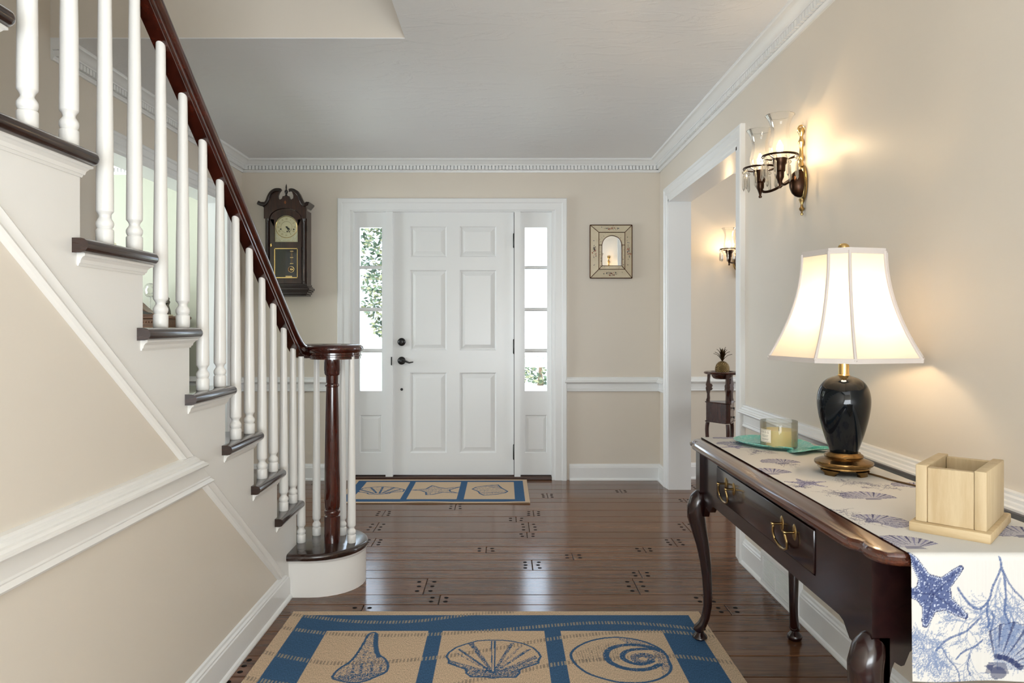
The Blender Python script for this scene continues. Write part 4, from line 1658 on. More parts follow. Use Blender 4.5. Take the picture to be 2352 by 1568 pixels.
pm = MB()
pm.stack([pl(.55, .0005), pl(.62, .0012), pl(.90, .010), pl(1.0, .0165, .0008), pl(.995, .0185, .0008), pl(.93, .0130), pl(.86, .0085), pl(.60, .0065), pl(.3, .0064)])
k = NT('turquoise_glaze')
k.b.inputs['Roughness'].default_value = .22
vo = k.n('ShaderNodeTexVoronoi', i_Scale=130.0)
k.l(k.coords(), 0, vo, 'Vector')
cr = k.n('ShaderNodeValToRGB')
cr.color_ramp.elements[0].color, cr.color_ramp.elements[1].color = (*lin((182, 230, 222)), 1), (*lin((126, 208, 200)), 1)
cr.color_ramp.elements[1].position = .6
k.l(vo, 'Distance', cr, 0)
k.l(cr, 0, k.b, 'Base Color')
bp = k.n('ShaderNodeBump', i_Strength=.5, i_Distance=.002)
k.l(vo, 'Distance', bp, 'Height')
k.l(bp, 0, k.b, 'Normal')
pm.build('dish', k.m, plate, sharp=50)
MB().lathe([(.0, .0066), (.055, .0066), (.056, .0075), (.050, .0078), (0, .0078)], (pa.x + ax_.x * .08, pa.y + ax_.y * .08, TZ + .0024), 20).build('eye_ring', k.m, plate)

CXc, CYc, CZc = .958, 2.505, TZ + .0024 + .0068
candle = thing('candle', 'pale yellow candle in a clear glass jar standing on the turquoise plate', 'candle', (CXc, CYc, CZc))
MB().lathe([(0, 0), (.058, 0), (.0605, .003), (.0615, .010), (.0620, .091), (.0615, .093), (.0600, .093), (.0595, .091), (.0590, .008), (0, .008)], (CXc, CYc, CZc), 40).build('jar', 'jarglass', candle, sharp=50)
k = NT('candle_wax')
k.b.inputs['Base Color'].default_value = (*lin((240, 226, 168)), 1)
k.b.inputs['Roughness'].default_value = .5
k.b.inputs['Subsurface Weight'].default_value = .25
k.b.inputs['Subsurface Radius'].default_value = (.02, .014, .006)
wx = MB().lathe([(0, .0082), (.0585, .0082), (.0585, .062), (.050, .060), (.03, .057), (0, .056)], (CXc, CYc, CZc), 40)
wx.build('wax', k.m, candle, sharp=50)
MB().lathe([(.0012, .055), (.0012, .068), (0, .069)], (CXc, CYc, CZc), 8).build('wick', 'black', candle)
ca = math.degrees(math.atan2(-CYc, -CXc)) - 46
lab = MB()
rl = .0624
ln_ = arc(CXc, CYc, rl, ca - 22, ca + 22, 12)
l2 = arc(CXc, CYc, rl + .0003, ca - 22, ca + 22, 12)
zl0, zl1 = CZc + .022, CZc + .066
lab.stack([[(x, y, zl0) for x, y in ln_ + l2[::-1]], [(x, y, zl1) for x, y in ln_ + l2[::-1]]])
lo_ = lab.build('label', paint('paper_label', (244, 240, 226), .7), candle)


def wrap_text(s, size, zc, a_off=0.0, spacing=1.3, width=None):
    me = text_mesh(s, size, spacing)
    for v in me.vertices:
        a = R(ca + a_off) + v.co.x / rl
        v.co = (CXc + (rl + .0005) * math.cos(a) - CXc, CYc + (rl + .0005) * math.sin(a) - CYc, zc + v.co.y)
    me.materials.append(M['inkgrey'])
    o_ = bpy.data.objects.new('lettering', me)
    COL.objects.link(o_)
    o_.parent = lo_
    return o_


M['inkgrey'] = paint('grey_ink', (110, 104, 96), .7)
wrap_text('FROG', .0095, .056, -1.0, 1.7)
ink = MB()
for zz, w in ((.045, 13), (.041, 11), (.033, 14), (.030, 12)):
    c1 = arc(CXc, CYc, rl + .0004, ca - w, ca + w, 8)
    c2 = arc(CXc, CYc, rl + .0006, ca - w, ca + w, 8)
    ink.stack([[(x, y, CZc + zz) for x, y in c1 + c2[::-1]], [(x, y, CZc + zz + .0009) for x, y in c1 + c2[::-1]]])
for zz in (.0245, .0630):
    c1, c2 = arc(CXc, CYc, rl + .0004, ca - 20, ca + 20, 8), arc(CXc, CYc, rl + .0006, ca - 20, ca + 20, 8)
    ink.stack([[(x, y, CZc + zz) for x, y in c1 + c2[::-1]], [(x, y, CZc + zz + .0006) for x, y in c1 + c2[::-1]]])
ink.build('printed_lines', 'inkgrey', lo_)

# ------------------------------------------------------------------ wooden box
bx = thing('wooden_box', 'open pale wooden box on a flat base at the end of the runner', 'box', (.975, 1.535, TZ + .0024))
bx.rotation_euler = (0, 0, math.atan2(-.087, .092))
# local: x along the short side that faces the camera, y away from the camera
hb, wb, lb = .0205, .1445, .2250
MB().box(-wb / 2, wb / 2, -lb / 2, lb / 2, 0, hb, .003, 2).build('base', 'palewood_x', bx, local=True)
w_, l_, h_, t_ = .1255, .1880, .118, .021
y0_ = -lb / 2 + .014
for sx in (-1, 1):
    xa = -w_ / 2 if sx < 0 else w_ / 2 - t_
    MB().box(xa, xa + t_, y0_, y0_ + l_, hb, hb + h_, .002, 2).build('side_board', 'palewood', bx, local=True)
for ya in (y0_ + .0015, y0_ + l_ - t_ - .0015):
    MB().box(-w_ / 2 + t_ + .0006, w_ / 2 - t_ - .0006, ya, ya + t_ * .8, hb, hb + h_ - .004, .0012).build('end_board', 'palewood', bx, local=True)

# ------------------------------------------------------------------ wall register
vent = thing('floor_register', 'white slotted air register set in the baseboard below the console table', 'vent', (XR - .02, 3.083, .012))
VX, VY0, VY1, VZ0, VZ1 = XR - .0265, 2.882, 3.285, .014, .158
fm = MB()
fm.box(VX, XR - .0005, VY0, VY1, VZ0, VZ0 + .016)
fm.box(VX, XR - .0005, VY0, VY1, VZ1 - .018, VZ1)
fm.box(VX, XR - .0005, VY0, VY0 + .060, VZ0 + .016, VZ1 - .018)
fm.box(VX, XR - .0005, VY1 - .026, VY1, VZ0 + .016, VZ1 - .018)
fm.box(VX, XR - .0005, 3.108, 3.118, VZ0 + .016, VZ1 - .018)
fm.build('frame', 'white', vent)
MB().box(XR - .0062, XR - .0002, VY0 + .010, VY1 - .01, VZ0 + .01, VZ1 - .01).build('dark_back', 'gap', vent)
ns = 16
for c0_, c1_ in ((VY0 + .060, 3.108), (3.118, VY1 - .026)):
    for i in range(ns):
        z = VZ0 + .018 + i * (VZ1 - VZ0 - .037) / ns
        s = MB()
        s.prism([(VX + .001, z), (VX + .002, z + .0038), (VX + .014, z + .0062), (VX + .013, z + .0024)], 'y', c0_, c1_)
        s.build('slat', 'white', vent)

# ------------------------------------------------------------------ wall sconces
M['candlebulb'] = emit('candle_bulb_glow', (255, 218, 168), 150.0)


def sconce(name, label, loc, rz):
    """local x points out of the wall, y along it; z = 0 at the tip of the tail"""
    t = thing(name, label, 'wall lamp', loc, rz, 'crystal wall sconces')
    bk = MB()
    for r_, x_ in ((.047, 0),):
        bk.lathe([(0, .0), (.040, .0), (.046, .003), (.047, .008), (.042, .013), (.036, .015), (0, .015)], (0, 0, 0), 32, 'x')
    bk.v = [(a, b_ * .82, c * 1.55 + .130) for a, b_, c in bk.v]
    bk.build('backplate', 'brass', t, local=True, sharp=45)
    dm = MB()
    dm.lathe([(.037, .014), (.037, .024), (.034, .036), (.027, .048), (.016, .056), (0, .059)], (0, 0, 0), 32, 'x')
    dm.v = [(a, b_ * .80, c * 1.50 + .128) for a, b_, c in dm.v]
    dm.build('boss', 'bronze', t, local=True, sharp=60)
    MB().lathe([(0, 0), (.005, .002), (.006, .008), (.003, .013), (.004, .017), (.009, .022), (.011, .028), (.006, .036), (.005, .046), (.010, .058), (.012, .066), (0, .067)], (.010, 0, 0), 16).build('tail_finial', 'brass', t, local=True)
    MB().lathe([(0, .195), (.012, .196), (.010, .206), (.007, .214), (.010, .222), (.012, .232), (.008, .242), (.007, .268), (.010, .280), (.0135, .292), (.009, .302), (.006, .312), (.007, .318), (.011, .328), (.0125, .338),
                (.009, .348), (0, .353)], (.012, 0, 0), 16).build('stem', 'brass_bright', t, local=True)
    MB().tube([(.012 + .013 * math.cos(R(q * 30)), .0, .342 + .017 * math.sin(R(q * 30))) for q in range(13)], .0036, 8).build('hanging_loop', 'brass_bright', t, local=True)
    for s in (-1, 1):
        pth = [(.045, s * .012, .150), (.075, s * .030, .128), (.105, s * .062, .112), (.128, s * .092, .112), (.138, s * .106, .128)]
        pts = [Vector(p) for p in pth]
        fine = []
        for i in range(len(pts) - 1):
            for q in range(4):
                u_ = q / 4
                p0, p1, p2, p3 = pts[max(0, i - 1)], pts[i], pts[i + 1], pts[min(len(pts) - 1, i + 2)]
                fine.append(.5 * (2 * p1 + (p2 - p0) * u_ + (2 * p0 - 5 * p1 + 4 * p2 - p3) * u_ * u_ + (3 * p1 - p0 - 3 * p2 + p3) * u_ ** 3))
        fine.append(pts[-1])
        arm = MB().tube(fine, .0055, 10).build('arm', 'bronze', t, local=True)
        cx_, cy_ = .138, s * .106
        MB().lathe([(0, .088), (.006, .090), (.007, .096), (.004, .100), (.006, .108), (.011, .122), (.015, .130), (.016, .150), (.020, .154), (.021, .176), (.026, .184), (.028, .202), (.024, .204), (0, .204)], (cx_, cy_, 0), 20).build('cup', 'bronze', arm, local=True)
        ring = MB()
        ring.tube([(cx_ + .066 * math.cos(R(q * 12)), cy_ + .066 * math.sin(R(q * 12)), .212) for q in range(31)], .0030, 8)
        ring.tube([(cx_ + .060 * math.cos(R(q * 12)), cy_ + .060 * math.sin(R(q * 12)), .210) for q in range(31)], .0018, 6)
        for q in range(3):
            a = R(120 * q + 30)
            ring.tube([(cx_ + .022 * math.cos(a), cy_ + .022 * math.sin(a), .196), (cx_ + .066 * math.cos(a), cy_ + .066 * math.sin(a), .211)], .002, 6)
        ring.build('ring', 'bronze', arm, local=True)
        for q in range(9):
            a = R(40 * q + 15)
            px_, py_ = cx_ + .065 * math.cos(a), cy_ + .065 * math.sin(a)
            cs = MB()
            cs.lathe([(0, .208), (.0055, .203), (.0075, .199), (.0055, .195), (0, .190)], (px_, py_, 0), 8)
            cs.lathe([(0, .190), (.004, .184), (.0050, .176), (.0064, .138), (.0058, .132), (0, .120)], (px_, py_, 0), 6)
            cs.build('prism', 'crystal', arm, local=True, sharp=10)
        gl = MB()
        pr = [(.026, .206), (.034, .216), (.0400, .236), (.0405, .252), (.0365, .276), (.0325, .298), (.0330, .320), (.0390, .342), (.0480, .360), (.0535, .368)]
        seg = 32
        vs_ = [(cx_ + r_ * math.cos(2 * math.pi * j / seg), cy_ + r_ * math.sin(2 * math.pi * j / seg), z_) for r_, z_ in pr for j in range(seg)]
        gl.add(vs_, [(i * seg + j, i * seg + (j + 1) % seg, (i + 1) * seg + (j + 1) % seg, (i + 1) * seg + j) for i in range(len(pr) - 1) for j in range(seg)])
        go = gl.build('glass_shade', 'shadeglass', arm, local=True, sharp=80)
        MB().tube([(cx_ + .0535 * math.cos(R(q * 12)), cy_ + .0535 * math.sin(R(q * 12)), .368) for q in range(31)], .0012, 6).build('rim', 'shadeglass', go, local=True)
        MB().lathe([(0, .205), (.008, .206), (.008, .222), (0, .223)], (cx_, cy_, 0), 12).build('socket', 'white', arm, local=True)
        MB().lathe([(.005, .222), (.010, .230), (.0125, .240), (.011, .252), (.006, .264), (.0015, .272), (0, .273)], (cx_, cy_, 0), 14).build('bulb', 'candlebulb', arm, local=True)
    return t


sconce('wall_sconce', 'two-arm brass wall sconce with glass hurricanes and crystal drops above the console', (XR - .001, 2.870, 1.615), math.pi)
sconce('wall_sconce', 'matching crystal wall sconce on the dining room wall above the plant stand', (1.805, 5.559, 1.545), -math.pi / 2)

# ------------------------------------------------------------------ wall clock
KY = 5.372
clock = thing('wall_clock', 'dark walnut pendulum wall clock with scrolled pediment left of the front door', 'clock', ((655 - CX) * KY / F, YF, 1.38))


def kx(x):
    return (580 + x / 5.228 - CX) * KY / F


def kz(y):
    return H - (400 + y / 5.228 - CY) * KY / F


YB2 = YF - .001
bd = MB()
bd.box(kx(140), kx(200), KY + .024, YB2, kz(1330), kz(430))
bd.box(kx(590), kx(643), KY + .024, YB2, kz(1330), kz(430))
bd.box(kx(200), kx(590), KY + .024, YB2, kz(870), kz(430))
bd.box(kx(200), kx(590), KY + .024, YB2, kz(1330), kz(1262))
bd.box(kx(200), kx(590), YB2 - .012, YB2, kz(1262), kz(870))
bd.build('case', 'clockwood', clock)
# hood front with scroll silhouette
hood = [(135, 530), (135, 400), (168, 345), (185, 275), (210, 225), (250, 185), (300, 172), (345, 182), (318, 215), (303, 255), (306, 288), (330, 303), (352, 292), (362, 262), (437, 262),
        (446, 292), (466, 303), (488, 288), (490, 255), (475, 215), (450, 180), (500, 175), (545, 200), (575, 245), (600, 300), (625, 350), (645, 400), (645, 530)]
archo = [(395 + 195 * math.cos(R(a)), 535 - 130 * math.sin(R(a))) for a in range(0, 181, 15)]
hp_ = MB()
hp_.prism([(kx(x), kz(y)) for x, y in hood + archo], 'y', KY, KY + .030)
hp_.build('pediment', 'clockwood', clock)
sw = MB()
for pts in ([(68, 340), (110, 362), (150, 360), (178, 325), (196, 265), (225, 215), (270, 186), (320, 182), (345, 190)], [(665, 352), (630, 368), (600, 355), (580, 318), (560, 262), (535, 220), (500, 192), (465, 186), (440, 192)]):
    q = smooth(pts, 2, False)
    rr_ = [.0155 - .006 * i / len(q) for i in range(len(q))]
    sw.tube([(kx(x), KY - .004, kz(y)) for x, y in q], rr_, 10)
    sw.tube([(kx(x) , KY - .012, kz(y) - .010) for x, y in q], [r_ * .45 for r_ in rr_], 8)
# cornice returns along both sides
for xa, xb in ((68, 140), (640, 690)):
    lo, hi = (xa, xb)
    sgn_ = -1 if xa < 300 else 1
    inn, outx = (kx(140), kx(70)) if sgn_ < 0 else (kx(640), kx(682))
    sw.prism([(inn, kz(400)), (inn, kz(335)), (outx, kz(335)), (outx, kz(350)), (inn + (outx - inn) * .55, kz(372))], 'y', KY - .012, YB2)
sw.build('scroll_moulding', 'clockdark', clock, sharp=50)
fi = MB().lathe([(0, kz(272)), (.014, kz(270)), (.014, kz(258)), (.008, kz(250)), (.006, kz(232)), (.010, kz(225)), (.0125, kz(205)), (.010, kz(188)), (.004, kz(178)), (.0055, kz(160)), (.0045, kz(135)), (0, kz(108))], (kx(398), KY + .015, 0), 16)
fi.build('finial', 'clockdark', clock, sharp=60)
ov = MB().lathe([(0, -.002), (.012, -.002), (.012, 0)], (0, 0, 0), 20, 'y')
ov.v = [(kx(392) + a * .62, KY + b_, kz(337) + c) for a, b_, c in ov.v]
ov.build('inlay', paint('satinwood_inlay', (128, 74, 38), .35), clock)
# side columns
for xc in (176, 614):
    cm = MB()
    cm.lathe([(.0105, kz(1312)), (.0105, kz(1296)), (.008, kz(1290)), (.0072, kz(1280)), (.0068, kz(575)), (.008, kz(568)), (.0105, kz(556)), (.0115, kz(530))], (kx(xc), KY + .010, 0), 16)
    for q in range(3):
        cm.tube([(kx(xc) + (q - 1) * .0045, KY + .003, kz(1280)), (kx(xc) + (q - 1) * .0045, KY + .003, kz(580))], .0014, 6)
    cm.build('column', 'clockdark', clock, sharp=50)
# door: stiles, rails, arched head
dm = MB()
dm.box(kx(208), kx(256), KY + .004, KY + .024, kz(1312), kz(540))
dm.box(kx(540), kx(582), KY + .004, KY + .024, kz(1312), kz(540))
dm.box(kx(256), kx(540), KY + .004, KY + .024, kz(886), kz(812))
dm.box(kx(256), kx(540), KY + .004, KY + .024, kz(1312), kz(1246))
oa = [(395 + 187 * math.cos(R(a)), 540 - 126 * math.sin(R(a))) for a in range(0, 181, 10)]
ia = [(398 + 142 * math.cos(R(a)), 632 - 142 * math.sin(R(a))) for a in range(0, 181, 10)]
n = len(oa)
vv = [(kx(x), KY + .004, kz(y)) for x, y in oa] + [(kx(x), KY + .004, kz(y)) for x, y in ia] + [(kx(x), KY + .024, kz(y)) for x, y in oa] + [(kx(x), KY + .024, kz(y)) for x, y in ia]
ff = []
for i in range(n - 1):
    ff += [(i, i + 1, n + i + 1, n + i), (2 * n + i, 3 * n + i, 3 * n + i + 1, 2 * n + i + 1), (i, 2 * n + i, 2 * n + i + 1, i + 1), (n + i, n + i + 1, 3 * n + i + 1, 3 * n + i)]
ff += [(0, n, 3 * n, 2 * n), (n - 1, 3 * n - 1, 4 * n - 1, 2 * n - 1)]
dm.add(vv, ff)
cd = dm.build('door', 'clockwood', clock, sharp=40)
kb = MB().box(kx(214), kx(232), KY - .004, KY + .004, kz(872), kz(832), .002)
kb.tube([(kx(222), KY - .004, kz(850)), (kx(222), KY - .012, kz(850))], .0022, 8)
kb.build('lock_plate', 'brass_bright', cd)
for ya, yb in ((612, 686), (1172, 1244)):
    MB().box(kx(645), kx(650), KY + .012, KY + .028, kz(yb), kz(ya)).build('hinge', 'black', cd)
M['dial'] = paint('ivory_dial', (206, 200, 164), .4)
dl = MB()
dpts = [(258, 812), (258, 632)] + [(398 + 140 * math.cos(R(a)), 632 - 140 * math.sin(R(a))) for a in range(170, 9, -10)] + [(538, 632), (538, 812)]
dl.prism([(kx(x), kz(y)) for x, y in dpts], 'y', KY + .0195, KY + .0235)
do = dl.build('dial', 'dial', clock)
dc = (kx(398), kz(630))
MB().tube([(dc[0] + .0255 * 3.13 * math.cos(R(q * 10)), KY + .0185, dc[1] + .0255 * 3.13 * math.sin(R(q * 10))) for q in range(37)], .0018, 8).build('bezel_ring', 'brass_bright', do)
MB().tube([(dc[0] + .042 * math.cos(R(q * 10)), KY + .0192, dc[1] + .042 * math.sin(R(q * 10))) for q in range(37)], .0006, 6).build('chapter_ring', 'brass', do)
M['numeral'] = paint('numeral_gold', (150, 134, 84), .5)
for i, s in enumerate(('XII', 'I', 'II', 'III', 'IIII', 'V', 'VI', 'VII', 'VIII', 'IX', 'X', 'XI')):
    a = R(90 - 30 * i)
    me = text_mesh(s, .020, .85)
    c_, s_ = math.cos(a - R(90)), math.sin(a - R(90))
    for v in me.vertices:
        x, y = v.co.x * .8, v.co.y
        v.co = (dc[0] + .060 * math.cos(a) + x * c_ - y * s_, KY + .0190, dc[1] + .060 * math.sin(a) + x * s_ + y * c_)
    me.transform(Matrix.Translation(-OFF[do]))
    me.materials.append(M['numeral'])
    q = bpy.data.objects.new('numeral', me)
    COL.objects.link(q)
    q.parent = do
for ang_, L_, w_h in ((-38, .036, .0052), (-58, .058, .0022)):
    a = R(ang_)
    d_, nn = (math.cos(a), math.sin(a)), (-math.sin(a), math.cos(a))
    MB().prism([(dc[0] - d_[0] * .006 + nn[0] * w_h * .5, dc[1] - d_[1] * .006 + nn[1] * w_h * .5), (dc[0] + d_[0] * L_ * .6 + nn[0] * w_h, dc[1] + d_[1] * L_ * .6 + nn[1] * w_h), (dc[0] + d_[0] * L_, dc[1] + d_[1] * L_),
                (dc[0] + d_[0] * L_ * .6 - nn[0] * w_h, dc[1] + d_[1] * L_ * .6 - nn[1] * w_h), (dc[0] - d_[0] * .006 - nn[0] * w_h * .5, dc[1] - d_[1] * .006 - nn[1] * w_h * .5)], 'y', KY + .016, KY + .0172).build('hand', 'black', do)
for x, y in ((330, 655), (408, 683), (487, 657), (404, 630)):
    MB().lathe([(0, -.0185), (.005, -.0185), (.0055, -.0195)], (kx(x), KY + .037, kz(y)), 12, 'y').build('winding_hole', 'black', do)
fg = MB()
for sx in (-1, 1):
    for pts in ([(0, 792), (18, 776), (40, 780), (48, 798), (64, 796)], [(60, 800), (78, 770), (70, 745), (88, 740)], [(88, 798), (104, 772), (120, 782), (116, 800)], [(104, 760), (124, 740), (130, 712)], [(86, 770), (100, 758), (112, 740), (120, 722)]):
        fg.tube([(kx(398 + sx * x), KY + .0190, kz(y)) for x, y in smooth(pts, 1, False)], .0022, 6)
fg.build('filigree', paint('silvered_filigree', (216, 214, 196), .35), do)
# pendulum and lower glass
pd = MB()
for dx in (-8, 0, 8):
    pd.tube([(kx(446 + dx), KY + .050, kz(900)), (kx(446 + dx), KY + .050, kz(1075))], .0013, 6)
for yy in (916, 992, 1066):
    pd.box(kx(426), kx(468), KY + .048, KY + .052, kz(yy + 4), kz(yy - 4))
po_ = pd.build('pendulum_rod', 'brass_bright', clock)
MB().lathe([(0, .040), (.012, .041), (.0165, .045), (.0190, .0465), (.0190, .043), (.0240, .042), (.0245, .050), (.0, .050)], (kx(443), KY, kz(1136)), 28, 'y').build('pendulum_bob', 'brass_bright', po_)
MB().box(kx(375), kx(455), KY + .044, KY + .056, kz(1242), kz(1214)).build('name_plate', 'brass_bright', clock)
gb = MB()
for (x0_, x1_, y0q, y1q) in ((256, 266, 888, 1244), (530, 540, 888, 1244), (256, 540, 886, 896), (256, 540, 1234, 1246)):
    gb.box(kx(x0_), kx(x1_), KY + .008, KY + .012, kz(y1q), kz(y0q))
gb.build('gilt_border', 'brass_bright', cd)
MB().box(kx(256), kx(540), KY + .0125, KY + .0145, kz(1246), kz(886)).build('lower_glass', 'clockglass', cd)
# stepped base
bs = MB()
for (xl_, xr_, ya, yb, dp) in ((132, 655, 1318, 1344, .006), (128, 668, 1344, 1362, .014), (120, 688, 1362, 1392, .022), (140, 672, 1392, 1412, .012), (160, 655, 1412, 1440, .002), (178, 640, 1440, 1462, -.012)):
    bs.box(kx(xl_), kx(xr_), KY - dp, YB2, kz(yb), kz(ya), .003)
bs.build('base_moulding', 'clockdark', clock)

# ------------------------------------------------------------------ painted mirror
QY = YF - .030
mir = thing('wall_mirror', 'small arched mirror in a painted cream glass frame with copper edges', 'mirror', ((1403 - CX) * QY / F, YF, H - (640 - CY) * QY / F))


def qx(x):
    return (1330 + x / 9.224 - CX) * QY / F


def qz(y):
    return H - (490 + y / 9.224 - CY) * QY / F


MB().box(qx(238), qx(1128), QY + .012, YF - .001, qz(1368), qz(242)).build('back_board', 'clockdark', mir)
k = NT('antique_cream_glass')
k.b.inputs['Roughness'].default_value = .18
nz = k.n('ShaderNodeTexNoise', i_Scale=25.0, i_Detail=3.0)
k.l(k.coords(), 0, nz, 'Vector')
cr = k.n('ShaderNodeValToRGB')
cr.color_ramp.elements[0].color, cr.color_ramp.elements[1].color = (*lin((206, 190, 158)), 1), (*lin((226, 214, 188)), 1)
k.l(nz, 'Fac', cr, 0)
k.l(cr, 0, k.b, 'Base Color')
M['eglo'] = k.m
O_, I_ = [(238, 242), (1128, 242), (1128, 1368), (238, 1368)], [(418, 400), (970, 400), (970, 1182), (418, 1182)]
yo_, yi_ = QY + .010, QY - .002          # the outer border slopes up towards the inner frame
rnd2 = random.Random(5)
PAINTS = [paint('flower_rose', (176, 106, 84), .5), paint('leaf_dark', (62, 66, 60), .5), paint('petal_blue', (74, 82, 104), .5)]
for i in range(4):
    j = (i + 1) % 4
    a, b_, c, d = O_[i], O_[j], I_[j], I_[i]
    pn = MB()
    f_ = [(qx(a[0]), yo_, qz(a[1])), (qx(b_[0]), yo_, qz(b_[1])), (qx(c[0]), yi_, qz(c[1])), (qx(d[0]), yi_, qz(d[1]))]
    pn.add(f_ + [(x, y + .003, z) for x, y, z in f_], [(0, 1, 2, 3), (4, 5, 6, 7), (0, 1, 5, 4), (1, 2, 6, 5), (2, 3, 7, 6), (3, 0, 4, 7)])
    po_ = pn.build('border_panel', 'eglo', mir)
    c1, c2 = ((a[0] + d[0]) / 2, (a[1] + d[1]) / 2), ((b_[0] + c[0]) / 2, (b_[1] + c[1]) / 2)
    for mi, pm_ in enumerate(PAINTS):
        fl_ = MB()
        for q in range(16 if mi == 1 else 8):
            t = .5 + rnd2.gauss(0, .15) if mi else .5 + rnd2.gauss(0, .045)
            t = min(.82, max(.18, t))
            x, y = c1[0] + (c2[0] - c1[0]) * t + rnd2.gauss(0, 20), c1[1] + (c2[1] - c1[1]) * t + rnd2.gauss(0, 20)
            r_ = rnd2.uniform(9, 17) if mi == 0 else rnd2.uniform(6, 12)
            h = (qx(100 + r_) - qx(100))
            ymid = (yo_ + yi_) / 2 - .0018
            an = rnd2.uniform(0, 3)
            fl_.add([(qx(x) + h * math.cos(an + q2 * math.pi / 3) * (1 if q2 % 2 else .7), ymid - .001, qz(y) + h * math.sin(an + q2 * math.pi / 3)) for q2 in range(6)], [tuple(range(6))])
        fl_.build('painted_flowers', pm_, po_)['kind'] = 'stuff'
arch_ = [(697 + 205 * math.cos(R(a)), 680 - 205 * math.sin(R(a))) for a in range(0, 181, 12)]
MB().prism([(qx(x), qz(y)) for x, y in [(902, 1104)] + arch_ + [(492, 1104)]], 'y', QY + .004, QY + .008).build('looking_glass', 'mirror', mir)
inn_ = [[(426, 668), (426, 408)] + [(697, 408), (697, 462)] + [(697 + 214 * math.cos(R(a)), 680 - 214 * math.sin(R(a))) for a in range(90, 181, 9)],
        [(964, 668), (964, 408)] + [(697, 408), (697, 462)] + [(697 + 214 * math.cos(R(a)), 680 - 214 * math.sin(R(a))) for a in range(90, -1, -9)],
        [(426, 676), (482, 676), (482, 1108), (426, 1172)], [(964, 676), (912, 676), (912, 1108), (964, 1172)], [(492, 1112), (902, 1112), (964, 1176), (426, 1176)]]
for pts in inn_:
    po_ = MB().prism([(qx(x), qz(y)) for x, y in pts], 'y', QY - .001, QY + .003).build('inner_panel', 'eglo', mir)
    xs_, ys_ = [p[0] for p in pts], [p[1] for p in pts]
    fl_ = MB()
    for q in range(12):
        x, y = rnd2.uniform(min(xs_) + 10, max(xs_) - 10), rnd2.uniform(min(ys_) + 10, max(ys_) - 10)
        if math.hypot(x - 697, y - 680) < 235 and y < 690:
            continue
        h = qx(100 + rnd2.uniform(4, 8)) - qx(100)
        fl_.add([(qx(x) + h * math.cos(q2 * math.pi / 3), QY - .0014, qz(y) + h * math.sin(q2 * math.pi / 3)) for q2 in range(6)], [tuple(range(6))])
    if fl_.v:
        fl_.build('painted_flowers', PAINTS[1], po_)['kind'] = 'stuff'
M['copper'] = metal('copper_came', (120, 78, 52), .35, (60, 42, 34))


def came(p, y=None, r_=.0026, closed=False):
    p = list(p) + ([p[0]] if closed else [])
    MB().tube([(qx(a), yy, qz(b_)) for (a, b_), yy in zip(p, y if isinstance(y, list) else [y] * len(p))], r_, 6).build('copper_edge', 'copper', mir)


for i in range(4):
    came([O_[i], O_[(i + 1) % 4]], yo_, .0036)
    came([I_[i], I_[(i + 1) % 4]], yi_)
    came([O_[i], I_[i]], [yo_, yi_])
came([(486, 1108)] + [(697 + 211 * math.cos(R(a)), 680 - 211 * math.sin(R(a))) for a in range(180, -1, -9)] + [(908, 1108), (486, 1108)], QY - .001)
for p in ([(426, 670), (486, 670)], [(968, 670), (908, 670)], [(418, 1182), (488, 1108)], [(970, 1182), (906, 1108)]):
    came(p, QY - .001)

# ------------------------------------------------------------------ plant stand and brass pineapple in the dining room
PX_, PY_ = 1.535, 5.05
stand = thing('plant_stand', 'tall dark wood three-legged stand with two small drawers in the dining room', 'stand', (PX_, PY_, 0))


def sc_out(r_, n=72, amp=.006, lobes=9):
    return [(PX_ + (r_ + amp * abs(math.sin(lobes * math.pi * i / n * 1.0))) * math.cos(2 * math.pi * i / n), PY_ + (r_ + amp * abs(math.sin(lobes * math.pi * i / n))) * math.sin(2 * math.pi * i / n)) for i in range(n)]


tp = MB()
tp.stack([[(x, y, z) for x, y in sc_out(r_)] for r_, z in ((.112, .842), (.120, .846), (.123, .852), (.119, .857), (.110, .860), (.078, .860), (.074, .850), (.050, .838), (.02, .836))])
tp.build('top', 'standwood', stand, sharp=50)
MB().lathe([(0, .806), (.048, .807), (.064, .814), (.072, .828), (.074, .842), (.060, .842), (.02, .8355), (0, .8355)], (PX_, PY_, 0), 32).build('bowl', 'standwood', stand)
AN = (-86, 154, 34)
for a in AN:
    d_ = Vector((math.cos(R(a)), math.sin(R(a)), 0))
    n_ = Vector((-d_.y, d_.x, 0))
    c0 = Vector((PX_, PY_, 0))
    # S-shaped fretted post: silhouette in the radial plane, 18 mm thick
    sil = [(.100, .842), (.103, .800), (.108, .780), (.112, .765), (.108, .752), (.112, .742), (.110, .725), (.103, .700), (.104, .672), (.110, .655), (.108, .648), (.086, .648), (.084, .670), (.086, .700),
           (.082, .722), (.070, .728), (.066, .738), (.072, .746), (.066, .756), (.070, .768), (.082, .774), (.084, .800), (.080, .842)]
    m = MB()
    m.stack([[tuple(c0 + d_ * r_ + n_ * s + Vector((0, 0, z))) for r_, z in sil] for s in (-.010, .010)])
    m.build('post', 'standwood', stand, sharp=40)
    leg = [(.100, .500), (.106, .46), (.104, .40), (.094, .32), (.088, .22), (.096, .12), (.124, .05), (.155, .012)]
    m = MB()
    q = smooth(leg, 2, False)
    m.tube([tuple(c0 + d_ * r_ + Vector((0, 0, z))) for r_, z in q], [.014 - .004 * i / len(q) for i in range(len(q))], 10)
    m.build('leg', 'standwood', stand)


